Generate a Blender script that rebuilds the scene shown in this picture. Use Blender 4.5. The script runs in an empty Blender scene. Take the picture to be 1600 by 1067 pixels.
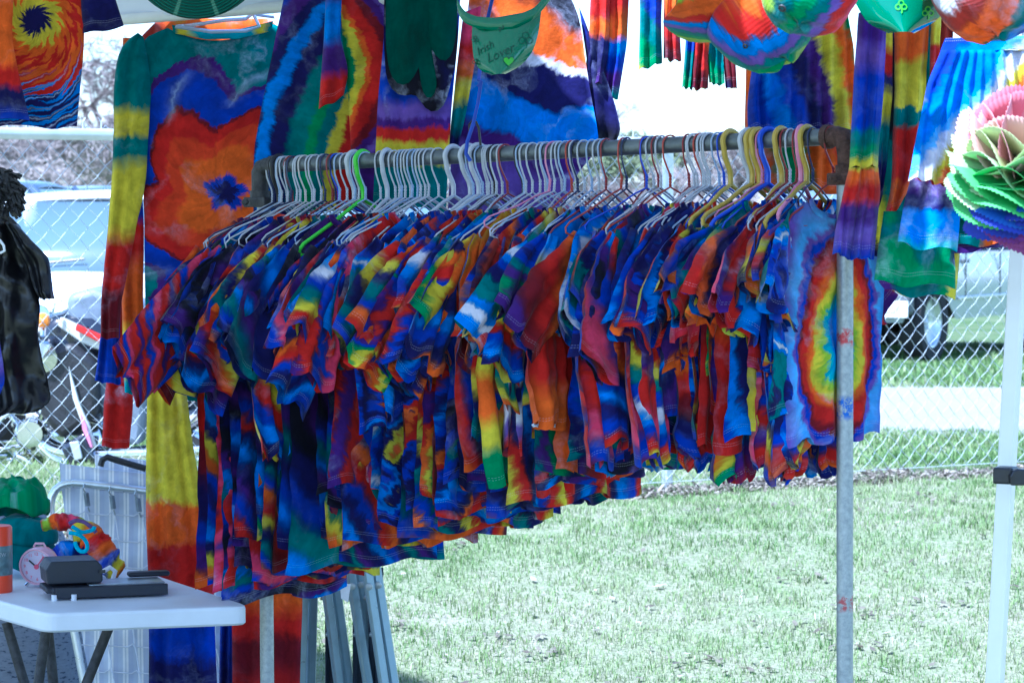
import bpy, bmesh, math, random
import numpy as np
from mathutils import Vector, Matrix, noise
from mathutils.bvhtree import BVHTree
R = math.radians
rnd = random.Random(7)
scene = bpy.context.scene
col = scene.collection

# ------------------------------------------------------------------ camera
F = 4400.0                      # focal length in pixels of the 1600 px wide photograph
CAM = Vector((0, 0, 1.65))
TH = math.atan(203.5 / F)
cd = bpy.data.cameras.new('camera'); cam = bpy.data.objects.new('camera', cd); col.objects.link(cam)
cam.location = CAM; cam.rotation_euler = (R(90) - TH, 0, 0)
cd.sensor_width = 36; cd.lens = F / 1600 * 36; cd.clip_start = .1; cd.clip_end = 1500
cd.dof.use_dof = True; cd.dof.focus_distance = 6.4; cd.dof.aperture_fstop = 13
scene.camera = cam
RT = Vector((1, 0, 0)); UP = Vector((0, math.sin(TH), math.cos(TH))); FW = Vector((0, math.cos(TH), -math.sin(TH)))
def P(x, y, s):
    "point of the place seen at photo pixel x, y where one metre is s pixels"
    return CAM + RT * ((x - 800) / s) + UP * ((533.5 - y) / s) + FW * (F / s)

# ------------------------------------------------------------------ light
w = bpy.data.worlds.new('World'); scene.world = w; w.use_nodes = True
nt = w.node_tree; nt.nodes.clear()
sky = nt.nodes.new('ShaderNodeTexSky'); sky.sky_type = 'NISHITA'; sky.sun_disc = False
bg = nt.nodes.new('ShaderNodeBackground'); bg.inputs[1].default_value = .12
wo = nt.nodes.new('ShaderNodeOutputWorld')
nt.links.new(sky.outputs[0], bg.inputs[0]); nt.links.new(bg.outputs[0], wo.inputs[0])
SUNDIR = Vector((.40, .35, -.85)).normalized()        # the way the light travels
sky.sun_elevation = math.asin(-SUNDIR.z)
sky.sun_rotation = math.atan2(-SUNDIR.x, -SUNDIR.y)
sky.air_density = 1.0; sky.dust_density = 1.0; sky.ozone_density = 2.0; sky.altitude = 100
sd = bpy.data.lights.new('sun', 'SUN'); so = bpy.data.objects.new('sun', sd); col.objects.link(so)
sd.energy = 4.0; sd.angle = R(1.5); sd.color = (1.0, .965, .92)
so.rotation_euler = SUNDIR.to_track_quat('-Z', 'Y').to_euler()
scene.view_settings.view_transform = 'Standard'; scene.view_settings.look = 'None'
scene.view_settings.exposure = 1.72; scene.view_settings.gamma = 1; scene.view_settings.use_curve_mapping = False
scene.view_settings.use_white_balance = True; scene.view_settings.white_balance_temperature = 4950; scene.view_settings.white_balance_tint = 8

# ------------------------------------------------------------------ naming helpers
def tag(o, label=None, cat=None, group=None, kind=None):
    if label: o['label'] = label
    if cat: o['category'] = cat
    if group: o['group'] = group
    if kind: o['kind'] = kind
    return o
def empty(name, loc, rz=0):
    o = bpy.data.objects.new(name, None); col.objects.link(o); o.location = loc; o.rotation_euler = (0, 0, rz)
    o.empty_display_size = .05
    return o
def copy_tree(o, parent=None):
    c = o.copy(); col.objects.link(c); c.parent = parent
    if parent: c.matrix_parent_inverse = o.matrix_parent_inverse.copy()
    for ch in [k for k in bpy.data.objects if k.parent == o]: copy_tree(ch, c)
    return c

# ------------------------------------------------------------------ materials
def nd(t, typ, **kw):
    n = t.nodes.new(typ)
    for k, v in kw.items(): setattr(n, k, v)
    return n
def math_n(t, op, a, b=None, c=None):
    n = nd(t, 'ShaderNodeMath', operation=op)
    for i, v in enumerate((a, b, c)):
        if v is None: continue
        if isinstance(v, (int, float)): n.inputs[i].default_value = v
        else: t.links.new(v, n.inputs[i])
    return n.outputs[0]
def mix_c(t, fac, a, b, mode='MIX'):
    n = nd(t, 'ShaderNodeMix', data_type='RGBA', blend_type=mode)
    for i, v in ((0, fac), (6, a), (7, b)):
        if isinstance(v, (int, float)): n.inputs[i].default_value = v
        elif isinstance(v, tuple): n.inputs[i].default_value = (*v[:3], 1)
        else: t.links.new(v, n.inputs[i])
    return n.outputs[2]
def noise_n(t, vec, scale, detail=3, rough=.55, out=0, dim='3D', w=0):
    n = nd(t, 'ShaderNodeTexNoise', noise_dimensions=dim)
    n.inputs['Scale'].default_value = scale; n.inputs['Detail'].default_value = detail; n.inputs['Roughness'].default_value = rough
    if dim == '4D': n.inputs['W'].default_value = w
    if vec is not None: t.links.new(vec, n.inputs['Vector'])
    return n.outputs[out]
def ramp_n(t, fac, stops, interp='LINEAR'):
    n = nd(t, 'ShaderNodeValToRGB'); e = n.color_ramp.elements; n.color_ramp.interpolation = interp
    while len(e) < len(stops): e.new(.5)
    for el, (p, c) in zip(e, stops): el.position = p; el.color = (*c[:3], 1)
    t.links.new(fac, n.inputs[0]); return n.outputs[0]
def maprange(t, v, a, b, c=0, d=1):
    n = nd(t, 'ShaderNodeMapRange'); t.links.new(v, n.inputs[0])
    for i, x in enumerate((a, b, c, d)): n.inputs[i + 1].default_value = x
    return n.outputs[0]
def new_mat(name):
    m = bpy.data.materials.new(name); m.use_nodes = True; t = m.node_tree
    return m, t, t.nodes['Principled BSDF']
def bump(t, b, h, strength=.3, dist=.01):
    n = nd(t, 'ShaderNodeBump'); n.inputs['Strength'].default_value = strength; n.inputs['Distance'].default_value = dist
    t.links.new(h, n.inputs['Height']); t.links.new(n.outputs[0], b.inputs['Normal'])
def mat(name, c, rough=.5, metal=0, var=.15, scale=20, bumpy=0, trans=0, spec=.5, coat=0, emit=None):
    m, t, b = new_mat(name)
    co = nd(t, 'ShaderNodeTexCoord').outputs['Object']
    n = noise_n(t, co, scale, 4)
    lo = tuple(max(0, x * (1 - var)) for x in c); hi = tuple(min(1, x * (1 + var)) for x in c)
    t.links.new(ramp_n(t, n, [(.3, lo), (.7, hi)]), b.inputs['Base Color'])
    t.links.new(maprange(t, n, .2, .8, max(0, rough - .08), min(1, rough + .08)), b.inputs['Roughness'])
    b.inputs['Metallic'].default_value = metal; b.inputs['Specular IOR Level'].default_value = spec
    b.inputs['Transmission Weight'].default_value = trans; b.inputs['Coat Weight'].default_value = coat
    if bumpy: bump(t, b, noise_n(t, co, scale * 3, 4), bumpy, .01)
    return m

# dye colours (real dye albedo)
C = dict(royal=(.012, .045, .47), azure=(.006, .20, .78), navy=(.010, .009, .10), purple=(.06, .014, .19), violet=(.15, .08, .42),
         teal=(.004, .17, .18), green=(.012, .26, .09), lime=(.33, .52, .03), yellow=(.68, .58, .03), orange=(.78, .12, .01),
         red=(.55, .015, .012), maroon=(.17, .008, .018), pink=(.72, .05, .14), white=(.70, .70, .84), black=(.008, .008, .02),
         turquoise=(.02, .36, .48), olive=(.13, .11, .02), lilac=(.42, .36, .72), sky=(.12, .38, .85), rust=(.32, .03, .02))

def tiedye(name, kind, pal, freq=5., rot=0., center=(0, 0), warp=.03, veins=.35, seed=0., pos=None, lobe=.22, twist=0., streak=.045, spokes=None, off=0., curve=0., arms=1, soft=.22, aniso=1., wscale=9., stitch=True, fine=.006):
    m, t, b = new_mat(name)
    uvn = nd(t, 'ShaderNodeUVMap', uv_map='pat').outputs[0]
    mp = nd(t, 'ShaderNodeMapping'); t.links.new(uvn, mp.inputs[0])
    mp.inputs['Location'].default_value = (-center[0], -center[1], 0); mp.vector_type = 'POINT'
    mr = nd(t, 'ShaderNodeMapping'); t.links.new(mp.outputs[0], mr.inputs[0]); mr.inputs['Rotation'].default_value = (0, 0, rot)
    v0 = mr.outputs[0]
    wn = noise_n(t, v0, wscale, 3, .6, out=1, dim='4D', w=seed)
    fn = noise_n(t, v0, 75, 3, .7, out=1, dim='4D', w=seed + 3)
    def vm(op, a, bb, sc=None):
        n = nd(t, 'ShaderNodeVectorMath', operation=op)
        if isinstance(a, tuple): n.inputs[0].default_value = a
        else: t.links.new(a, n.inputs[0])
        if bb is not None:
            if isinstance(bb, tuple): n.inputs[1].default_value = bb
            else: t.links.new(bb, n.inputs[1])
        if sc is not None: n.inputs[3].default_value = sc
        return n.outputs[0]
    d1 = vm('SCALE', vm('SUBTRACT', wn, (.5, .5, .5)), None, warp * 2.6)
    d2 = vm('SCALE', vm('SUBTRACT', fn, (.5, .5, .5)), None, fine * 2.5)
    v = vm('ADD', vm('ADD', v0, d1), d2)
    sp = nd(t, 'ShaderNodeSeparateXYZ'); t.links.new(v, sp.inputs[0]); X, Y = sp.outputs[0], sp.outputs[1]
    X = math_n(t, 'MULTIPLY', X, aniso)
    if kind == 'stripe':
        T = math_n(t, 'MULTIPLY_ADD', math_n(t, 'MULTIPLY', X, X), curve, Y)
    elif kind == 'vee':
        T = math_n(t, 'MULTIPLY_ADD', math_n(t, 'ABSOLUTE', X), .9, Y)
    elif kind == 'blot':
        T = noise_n(t, v, 5.5, 2, .5, dim='4D', w=seed + 9); T = math_n(t, 'MULTIPLY', math_n(t, 'SUBTRACT', T, .3), .5)
    else:
        r = math_n(t, 'SQRT', math_n(t, 'ADD', math_n(t, 'MULTIPLY', X, X), math_n(t, 'MULTIPLY', Y, Y)))
        th = math_n(t, 'ARCTAN2', Y, X)
        if twist: th = math_n(t, 'MULTIPLY_ADD', r, twist, th)
        if kind == 'ring': T = r
        elif kind == 'petal':
            ps = math_n(t, 'ABSOLUTE', math_n(t, 'SINE', math_n(t, 'MULTIPLY', th, arms)))
            T = math_n(t, 'MULTIPLY', r, math_n(t, 'SUBTRACT', 1 + lobe * .55, math_n(t, 'MULTIPLY', ps, lobe)))
        else:  # spiral
            T = math_n(t, 'ADD', math_n(t, 'MULTIPLY', th, arms / (2 * math.pi) / freq), r)
    sv = nd(t, 'ShaderNodeCombineXYZ')
    if kind in ('stripe', 'vee', 'blot'): t.links.new(math_n(t, 'MULTIPLY', X, 48), sv.inputs[0]); t.links.new(math_n(t, 'MULTIPLY', Y, 5), sv.inputs[1])
    else: t.links.new(math_n(t, 'MULTIPLY', th, 7), sv.inputs[0]); t.links.new(math_n(t, 'MULTIPLY', r, 6), sv.inputs[1])
    sn = noise_n(t, sv.outputs[0], 1, 3, .65, dim='4D', w=seed + 21)
    T = math_n(t, 'MULTIPLY_ADD', math_n(t, 'SUBTRACT', sn, .5), streak, T)
    n = len(pal); st = []
    if pos is None:
        T = math_n(t, 'FRACT', math_n(t, 'MULTIPLY_ADD', T, freq, off + 20))
        for i, p in enumerate(pal):
            a, bb = i / n, (i + 1) / n
            st += [(a + soft / n, C[p]), (bb - soft / n, C[p])]
        dk = lambda p, q: tuple(math.sqrt(x * y) * .5 + (x + y) * .13 for x, y in zip(C[p], C[q]))
        if n <= 9: st = sorted(st + [((i + 1) / n, dk(pal[i], pal[i + 1])) for i in range(n - 1)], key=lambda z: z[0])
        half = dk(pal[0], pal[-1])
        st = [(0, half)] + st + [(1, half)]
    else:
        lo, hi = pos[0], pos[-1]
        T = maprange(t, T, lo, hi)
        sg = 1 if hi > lo else -1
        for i, p in enumerate(pal):
            a = (pos[i] - lo) / (hi - lo); bb = (pos[i + 1] - lo) / (hi - lo); g = (bb - a) * soft
            st += [(max(0, a + g), C[p]), (min(1, bb - g), C[p])]
    base = ramp_n(t, T, st)
    if spokes:
        k = math_n(t, 'POWER', math_n(t, 'SUBTRACT', 1, math_n(t, 'ABSOLUTE', math_n(t, 'SINE', math_n(t, 'MULTIPLY', th, spokes[0])))), 5)
        k = math_n(t, 'MULTIPLY', k, math_n(t, 'MULTIPLY', maprange(t, r, spokes[1], spokes[1] + .025), maprange(t, r, spokes[2], spokes[2] + .04, 1, 0)))
        k = math_n(t, 'MULTIPLY', k, maprange(t, sn, .35, .6, .25, 1))
        base = mix_c(t, math_n(t, 'MULTIPLY', k, .85), base, (.50, .60, .88))
    if veins:
        rn = noise_n(t, v, 6, 3, .6, dim='4D', w=seed + 5)
        ridge = maprange(t, math_n(t, 'ABSOLUTE', math_n(t, 'SUBTRACT', rn, .5)), .0, .045, 1, 0)
        gate = maprange(t, noise_n(t, v0, 4.5, 2, dim='4D', w=seed + 11), .45, .65)
        fray = maprange(t, noise_n(t, v, 120, 3), .35, .65, .3, 1)
        base = mix_c(t, math_n(t, 'MULTIPLY', math_n(t, 'MULTIPLY', ridge, gate), math_n(t, 'MULTIPLY', fray, veins * 1.0)), base, (.55, .60, .85))
    # uneven dye take up
    tone = maprange(t, noise_n(t, v, 22, 4, .65, dim='4D', w=seed + 2), .25, .75, .55, 1.2)
    base = mix_c(t, 1., base, tone, 'MULTIPLY')
    base = mix_c(t, 1., base, maprange(t, sn, .3, .7, .72, 1.12), 'MULTIPLY')
    u2 = nd(t, 'ShaderNodeUVMap', uv_map='edge').outputs[0]
    s2 = nd(t, 'ShaderNodeSeparateXYZ'); t.links.new(u2, s2.inputs[0]); E = s2.outputs[1]
    hemh = math_n(t, 'GREATER_THAN', E, .021)
    if stitch:
        dash = math_n(t, 'GREATER_THAN', math_n(t, 'FRACT', math_n(t, 'MULTIPLY', s2.outputs[0], 260)), .35)
        l1 = math_n(t, 'LESS_THAN', math_n(t, 'ABSOLUTE', math_n(t, 'SUBTRACT', E, .018)), .0007)
        l2 = math_n(t, 'LESS_THAN', math_n(t, 'ABSOLUTE', math_n(t, 'SUBTRACT', E, .023)), .0007)
        base = mix_c(t, math_n(t, 'MULTIPLY', math_n(t, 'MULTIPLY', math_n(t, 'MAXIMUM', l1, l2), dash), .2), base, (.6, .6, .7))
    t.links.new(base, b.inputs['Base Color'])
    b.inputs['Roughness'].default_value = .9; b.inputs['Specular IOR Level'].default_value = .15
    b.inputs['Sheen Weight'].default_value = .12; b.inputs['Sheen Roughness'].default_value = .4
    h = math_n(t, 'ADD', math_n(t, 'MULTIPLY', noise_n(t, v0, 30, 3, dim='4D', w=seed), 1.),
               math_n(t, 'MULTIPLY', noise_n(t, v0, 420, 2), .12))
    h = math_n(t, 'MULTIPLY_ADD', hemh, -.1, h)
    bump(t, b, h, .35, .012)
    return m

M = {}
M['galv'] = mat('galvanised_pipe', (.40, .44, .47), .42, .85, .25, 30, .1)
M['galvdark'] = mat('weathered_pipe', (.16, .18, .20), .5, .8, .3, 25, .15)
M['rust'] = mat('rusty_iron', (.10, .055, .045), .8, .4, .6, 60, .5)
M['iron'] = mat('black_iron', (.06, .06, .065), .55, .7, .4, 50, .3)
M['wirewhite'] = mat('white_vinyl_wire', (.62, .64, .72), .42, 0, .12, 40)
M['plaswhite'] = mat('white_plastic', (.70, .71, .76), .35, 0, .08, 15)
M['tablewhite'] = mat('moulded_table_plastic', (.66, .68, .74), .5, 0, .06, 9, .1)
M['alu'] = mat('aluminium_tube', (.70, .73, .76), .3, .8, .1, 20)
M['chrome'] = mat('chrome', (.75, .76, .78), .08, 1, .05, 20)
M['black'] = mat('black_plastic', (.012, .013, .018), .38, 0, .3, 40, .05)
M['rubber'] = mat('tyre_rubber', (.018, .018, .02), .85, 0, .3, 30, .2)
M['leather'] = mat('black_leather', (.02, .02, .024), .45, 0, .3, 30, .3)
M['nylon'] = mat('black_nylon', (.006, .006, .009), .34, 0, .3, 10, .15)
M['tent'] = mat('tent_leg_enamel', (.78, .77, .74), .35, 0, .04, 12)

# ------------------------------------------------------------------ mesh builder
class MB:
    def __init__(s): s.v = []; s.f = []; s.pat = []; s.edge = []; s.smooth = True
    def add(s, vs, fs):
        n = len(s.v); s.v += [tuple(x) for x in vs]; s.f += [tuple(i + n for i in f) for f in fs]; return n
    def box(s, c, d, rot=None):
        c = Vector(c); vs = []
        for z in (-1, 1):
            for y in (-1, 1):
                for x in (-1, 1):
                    p = Vector((x * d[0] / 2, y * d[1] / 2, z * d[2] / 2))
                    if rot is not None: p = rot @ p
                    vs.append(c + p)
        s.add(vs, [(0, 1, 3, 2), (4, 6, 7, 5), (0, 4, 5, 1), (2, 3, 7, 6), (0, 2, 6, 4), (1, 5, 7, 3)]); return s
    def tube(s, pts, r, n=8, cap=True, closed=False):
        pts = [Vector(p) for p in pts]; rs = r if isinstance(r, (list, tuple)) else [r] * len(pts)
        ref = None; rings = []
        m = len(pts)
        for i, p in enumerate(pts):
            if closed: d = pts[(i + 1) % m] - pts[i - 1]
            else: d = pts[min(i + 1, m - 1)] - pts[max(i - 1, 0)]
            d.normalize()
            if ref is None:
                ref = Vector((0, 0, 1)) if abs(d.z) < .9 else Vector((1, 0, 0))
            a = d.cross(ref).normalized(); b = a.cross(d).normalized(); ref = b
            rings.append([p + (a * math.cos(2 * math.pi * k / n) + b * math.sin(2 * math.pi * k / n)) * rs[i] for k in range(n)])
        vs = [q for ring in rings for q in ring]; fs = []
        for i in range(m if closed else m - 1):
            j = (i + 1) % m
            for k in range(n): fs.append((i * n + k, i * n + (k + 1) % n, j * n + (k + 1) % n, j * n + k))
        if cap and not closed: fs.append(tuple(range(n))[::-1]); fs.append(tuple((m - 1) * n + k for k in range(n)))
        s.add(vs, fs); return s
    def lathe(s, prof, n=24, M4=None):
        vs = []; fs = []
        for r, z in prof:
            for k in range(n):
                p = Vector((r * math.cos(2 * math.pi * k / n), r * math.sin(2 * math.pi * k / n), z))
                vs.append(M4 @ p if M4 is not None else p)
        for i in range(len(prof) - 1):
            for k in range(n): fs.append((i * n + k, i * n + (k + 1) % n, (i + 1) * n + (k + 1) % n, (i + 1) * n + k))
        s.add(vs, fs); return s
    def prism(s, poly, h0, h1, M4=None):
        n = len(poly); vs = [Vector((x, y, h0)) for x, y in poly] + [Vector((x, y, h1)) for x, y in poly]
        if M4 is not None: vs = [M4 @ v for v in vs]
        fs = [tuple(range(n))[::-1], tuple(range(n, 2 * n))] + [(i, (i + 1) % n, n + (i + 1) % n, n + i) for i in range(n)]
        s.add(vs, fs); return s
    def build(s, name, m, parent=None, loc=None, smooth=None, bevel=0, seg=2, inv=None):
        me = bpy.data.meshes.new(name)
        vs = s.v
        if inv is not None: vs = [tuple(inv @ Vector(v)) for v in vs]
        me.from_pydata(vs, [], s.f); me.update()
        if s.pat:
            for nm, dat in (('pat', s.pat), ('edge', s.edge)):
                l = me.uv_layers.new(name=nm)
                vi = np.empty(len(me.loops), dtype=np.int32); me.loops.foreach_get('vertex_index', vi)
                arr = np.array(dat, dtype=np.float32)[vi]; l.data.foreach_set('uv', arr.ravel())
        sm = s.smooth if smooth is None else smooth
        if sm: me.polygons.foreach_set('use_smooth', [True] * len(me.polygons))
        if m is not None: me.materials.append(m)
        o = bpy.data.objects.new(name, me); col.objects.link(o)
        if parent: o.parent = parent
        if loc is not None: o.location = loc
        if bevel:
            bv = o.modifiers.new('bevel', 'BEVEL'); bv.width = bevel; bv.segments = seg; bv.limit_method = 'ANGLE'; bv.angle_limit = R(40)
        if sm and not s.pat:
            try: me.set_sharp_from_angle(angle=R(42))
            except Exception: pass
        return o

def resample(poly, n):
    pts = [Vector((p[0], p[1], p[2] if len(p) > 2 else 0)) for p in poly]
    d = [0]
    for a, b in zip(pts, pts[1:]): d.append(d[-1] + (b - a).length)
    out = []
    for i in range(n + 1):
        t = d[-1] * i / n; k = 0
        while k < len(pts) - 2 and d[k + 1] < t: k += 1
        u = (t - d[k]) / max(1e-9, d[k + 1] - d[k]); out.append(pts[k].lerp(pts[k + 1], u))
    # round the corners
    for _ in range(2):
        out = [out[0]] + [(out[i - 1] + out[i] * 2 + out[i + 1]) / 4 for i in range(1, n)] + [out[-1]]
    return out

def cloth(mb, L, Rr, fr, nu=18, nv=22, folds=3, amp=.012, thick=.012, seed=0, top=.25, crumple=.004, cc=0, cend=0, hemwave=.004, pleat=0, dbl=True, sag=None):
    """double layer cloth between the side lines L and Rr (metres a, b); fr maps (a, b, c towards viewer) to space"""
    rr = random.Random(seed); ph = [rr.uniform(0, 6.28) for _ in range(5)]; off = Vector((rr.uniform(0, 50), rr.uniform(0, 50), rr.uniform(0, 50)))
    l = resample(L, nv); r = resample(Rr, nv); base = len(mb.v)
    wmax = max((b - a).length for a, b in zip(l, r))
    H = sum((b - a).length for a, b in zip(l, l[1:])); 
    sides = (1, -1) if dbl else (1,)
    for sd_ in sides:
        for j in range(nv + 1):
            v = j / nv; A, B = l[j], r[j]; g = top + (1 - top) * v
            wd = (B - A).length
            for i in range(nu + 1):
                u = i / nu; q = u * 2 - 1
                p = A.lerp(B, u)
                k = folds * math.pi
                f = (math.sin(k * u * 1.9 + ph[0] + .5 * math.sin(2.1 * v + ph[1])) * .6 + math.sin(k * u * 3.3 + ph[2] + v * 1.2) * .4) * amp * g
                if pleat: f += math.sin(u * pleat * 2 * math.pi + ph[3] + 1.6 * noise.noise(Vector((u * 5, v * 1.2, 7)) + off) * 1.8 + .6 * math.sin(v * 3)) * amp * (.75 + .7 * noise.noise(Vector((u * 7, v, 2)) + off)) * g
                n1 = noise.noise(Vector((p.x * 9, p.y * 5, 0)) + off) + .7 - 1.6 * abs(noise.noise(Vector((p.x * 13 + p.y * 9, p.y * 8 - p.x * 3, 3)) + off)) - .7 * abs(noise.noise(Vector((p.x * 26 - p.y * 17, p.y * 19, 5)) + off))
                f += n1 * crumple * 2.2
                th = thick * math.sqrt(max(0, 1 - q * q)) * (.5 + .5 * g) * (1 if dbl else 0)
                c_ = f + sd_ * th + cc + cend * v * v
                yb = p.y
                if v > .6: yb += (math.sin(k * u * 1.7 + ph[4]) * hemwave + f * .3) * (v - .6) / .4
                if sag: yb -= sag * (1 - q * q) * (1 - v) ** 3
                mb.v.append(tuple(fr(p.x, yb, c_)))
                mb.pat.append((p.x + (.0 if sd_ > 0 else .13), p.y)); mb.edge.append((u * wmax, (1 - v) * H))
    W = nu + 1; N = W * (nv + 1)
    for j in range(nv):
        for i in range(nu):
            a = base + j * W + i
            mb.f.append((a, a + W, a + W + 1, a + 1))
            if dbl: mb.f.append((a + N, a + N + 1, a + N + W + 1, a + N + W))
        if dbl:
            a = base + j * W; mb.f.append((a, a + N, a + N + W, a + W))
            a = a + nu; mb.f.append((a, a + W, a + N + W, a + N))
    if dbl:
        for i in range(nu):
            a = base + i; mb.f.append((a, a + 1, a + N + 1, a + N))
    return mb

def hero(name, label, cat, s, parts, group=None, org=None, cc=0, seed=1, yaw=0, s2=None):
    """garment traced at its own distance: parts = (name, left line, right line, material, options) in photo pixels"""
    x0, y0 = org if org else ((parts[0][1][0][0] + parts[0][2][0][0]) / 2, parts[0][1][0][1])
    e = empty(name, P(x0, y0, s)); tag(e, label, cat, group)
    inv = Matrix.Translation(e.location).inverted()
    ax = Vector((math.cos(yaw), math.sin(yaw), 0)); nrm = Vector((math.sin(yaw), -math.cos(yaw), 0))
    for k, (pn, L, Rr, m, op) in enumerate(parts):
        op = dict(op); px = op.pop('px', None)
        cv = lambda p: ((p[0] - x0) / s / math.cos(yaw), (y0 - p[1]) / s)
        mb = MB()
        fr = lambda a, b, c: e.location + ax * a + UP * b + nrm * c
        cloth(mb, [cv(p) for p in L], [cv(p) for p in Rr], fr, seed=seed * 13 + k, **op)
        mb.build(pn, m, e, inv=inv)
    return e
# ================================================================== ground
GP = [(-30, 0), (7.5, 0), (10.6, .46), (13.2, .47), (27, .21), (60, .25), (75, .6), (110, 2.6), (160, 3.2), (700, 3.0)]
def gz(x, y):
    for (a, za), (b, zb) in zip(GP, GP[1:]):
        if y <= b: 
            t = (y - a) / (b - a); z = za + (zb - za) * t; break
    else: z = GP[-1][1]
    if y > 8.2: z += .018 * noise.noise(Vector((x * .9, y * .9, 0))) + .008 * noise.noise(Vector((x * 3, y * 3, 0)))
    return z
def sheet(name, xs, ys, m, dz=0, zfun=gz):
    mb = MB()
    for y in ys:
        for x in xs: mb.v.append((x, y, zfun(x, y) + dz))
    n = len(xs)
    for j in range(len(ys) - 1):
        for i in range(n - 1): a = j * n + i; mb.f.append((a, a + 1, a + n + 1, a + n))
    return mb.build(name, m)
def ground_mat():
    m, t, b = new_mat('lawn_soil_and_thatch')
    co = nd(t, 'ShaderNodeNewGeometry').outputs['Position']
    n1 = noise_n(t, co, 1.3, 4); n2 = noise_n(t, co, 9, 5, .7); n3 = noise_n(t, co, 60, 4, .7)
    g = ramp_n(t, n3, [(.3, (.13, .17, .08)), (.55, (.24, .28, .16)), (.75, (.36, .36, .26))])
    d = ramp_n(t, n3, [(.3, (.20, .19, .13)), (.7, (.42, .40, .31))])
    c = mix_c(t, maprange(t, math_n(t, 'ADD', n1, math_n(t, 'MULTIPLY', n2, .5)), .62, .95), g, d)
    sp = nd(t, 'ShaderNodeSeparateXYZ'); t.links.new(co, sp.inputs[0])
    c = mix_c(t, math_n(t, 'MULTIPLY', maprange(t, sp.outputs[1], 20, 24), maprange(t, n1, .3, .7, .9, .5)), c, ramp_n(t, n2, [(.3, (.04, .09, .025)), (.7, (.10, .16, .055))]))
    far = maprange(t, sp.outputs[1], 62, 85)
    hill = ramp_n(t, noise_n(t, co, .35, 6, .7), [(.3, (.13, .11, .10)), (.5, (.21, .18, .17)), (.62, (.13, .15, .09)), (.8, (.28, .25, .23))])
    c = mix_c(t, far, c, hill)
    t.links.new(c, b.inputs['Base Color']); b.inputs['Roughness'].default_value = .95; b.inputs['Specular IOR Level'].default_value = .1
    bump(t, b, math_n(t, 'ADD', n3, n2), .7, .03)
    return m
M['ground'] = ground_mat()
def lin(a, b, n): return [a + (b - a) * i / n for i in range(n + 1)]
xs = [-500, -200, -90, -50, -30, -20, -12, -8] + lin(-6, 8, 70) + [10, 13, 20, 30, 50, 90, 200, 500]
ys = [-30, -10, 0, 4, 7, 7.5, 7.8] + lin(8, 16, 60) + lin(16.5, 34, 30) + [38, 45, 52, 60, 66, 75, 85, 95, 110, 130, 160, 250, 400, 700]
tag(sheet('ground', xs, ys, M['ground']), kind='structure')
def gravel_mat():
    m, t, b = new_mat('white_limestone_gravel')
    co = nd(t, 'ShaderNodeNewGeometry').outputs['Position']
    n = noise_n(t, co, 35, 5, .75); n2 = noise_n(t, co, 2, 3)
    c = mix_c(t, maprange(t, n2, .35, .7, 0, .5), ramp_n(t, n, [(.25, (.15, .14, .125)), (.6, (.34, .325, .30))]), (.27, .25, .21))
    t.links.new(c, b.inputs['Base Color']); b.inputs['Roughness'].default_value = .9; bump(t, b, n, .6, .03); return m
M['gravel'] = gravel_mat()
mb = MB(); nx = 90
for i in range(nx + 1):
    x = -14 + 30 * i / nx
    e0 = 15.2 + .35 * noise.noise(Vector((x * .8, 0, 0))) + .12 * noise.noise(Vector((x * 4, 5, 0))); e1 = 21.3 + .5 * noise.noise(Vector((x * .5, 9, 0))) + .2 * noise.noise(Vector((x * 3, 2, 0)))
    for k in range(13):
        y = e0 + (e1 - e0) * k / 12; mb.v.append((x, y, gz(x, y) + (.012 if 0 < k < 12 else .0)+.004))
for i in range(nx):
    for k in range(12): a = i * 13 + k; mb.f.append((a, a + 13, a + 14, a + 1))
tag(mb.build('gravel_road', M['gravel']), kind='structure')

# grass blades, nobody could count them
def grass_mat(name, cols):
    m, t, b = new_mat(name)
    u = nd(t, 'ShaderNodeUVMap', uv_map='pat').outputs[0]; s = nd(t, 'ShaderNodeSeparateXYZ'); t.links.new(u, s.inputs[0])
    c = ramp_n(t, s.outputs[0], cols)
    t.links.new(c, b.inputs['Base Color']); b.inputs['Roughness'].default_value = .55; b.inputs['Specular IOR Level'].default_value = .3
    tr = nd(t, 'ShaderNodeBsdfTranslucent'); t.links.new(c, tr.inputs[0])
    ms = nd(t, 'ShaderNodeMixShader'); ms.inputs[0].default_value = .3
    t.links.new(b.outputs[0], ms.inputs[1]); t.links.new(tr.outputs[0], ms.inputs[2])
    t.links.new(ms.outputs[0], t.nodes['Material Output'].inputs[0]); return m
GC = [(0, (.08, .16, .045)), (.3, (.15, .25, .075)), (.5, (.23, .31, .12)), (.66, (.31, .35, .18)), (.82, (.39, .38, .26)), (1, (.50, .47, .38))]
M['grass'] = grass_mat('grass_blades', GC)
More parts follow.
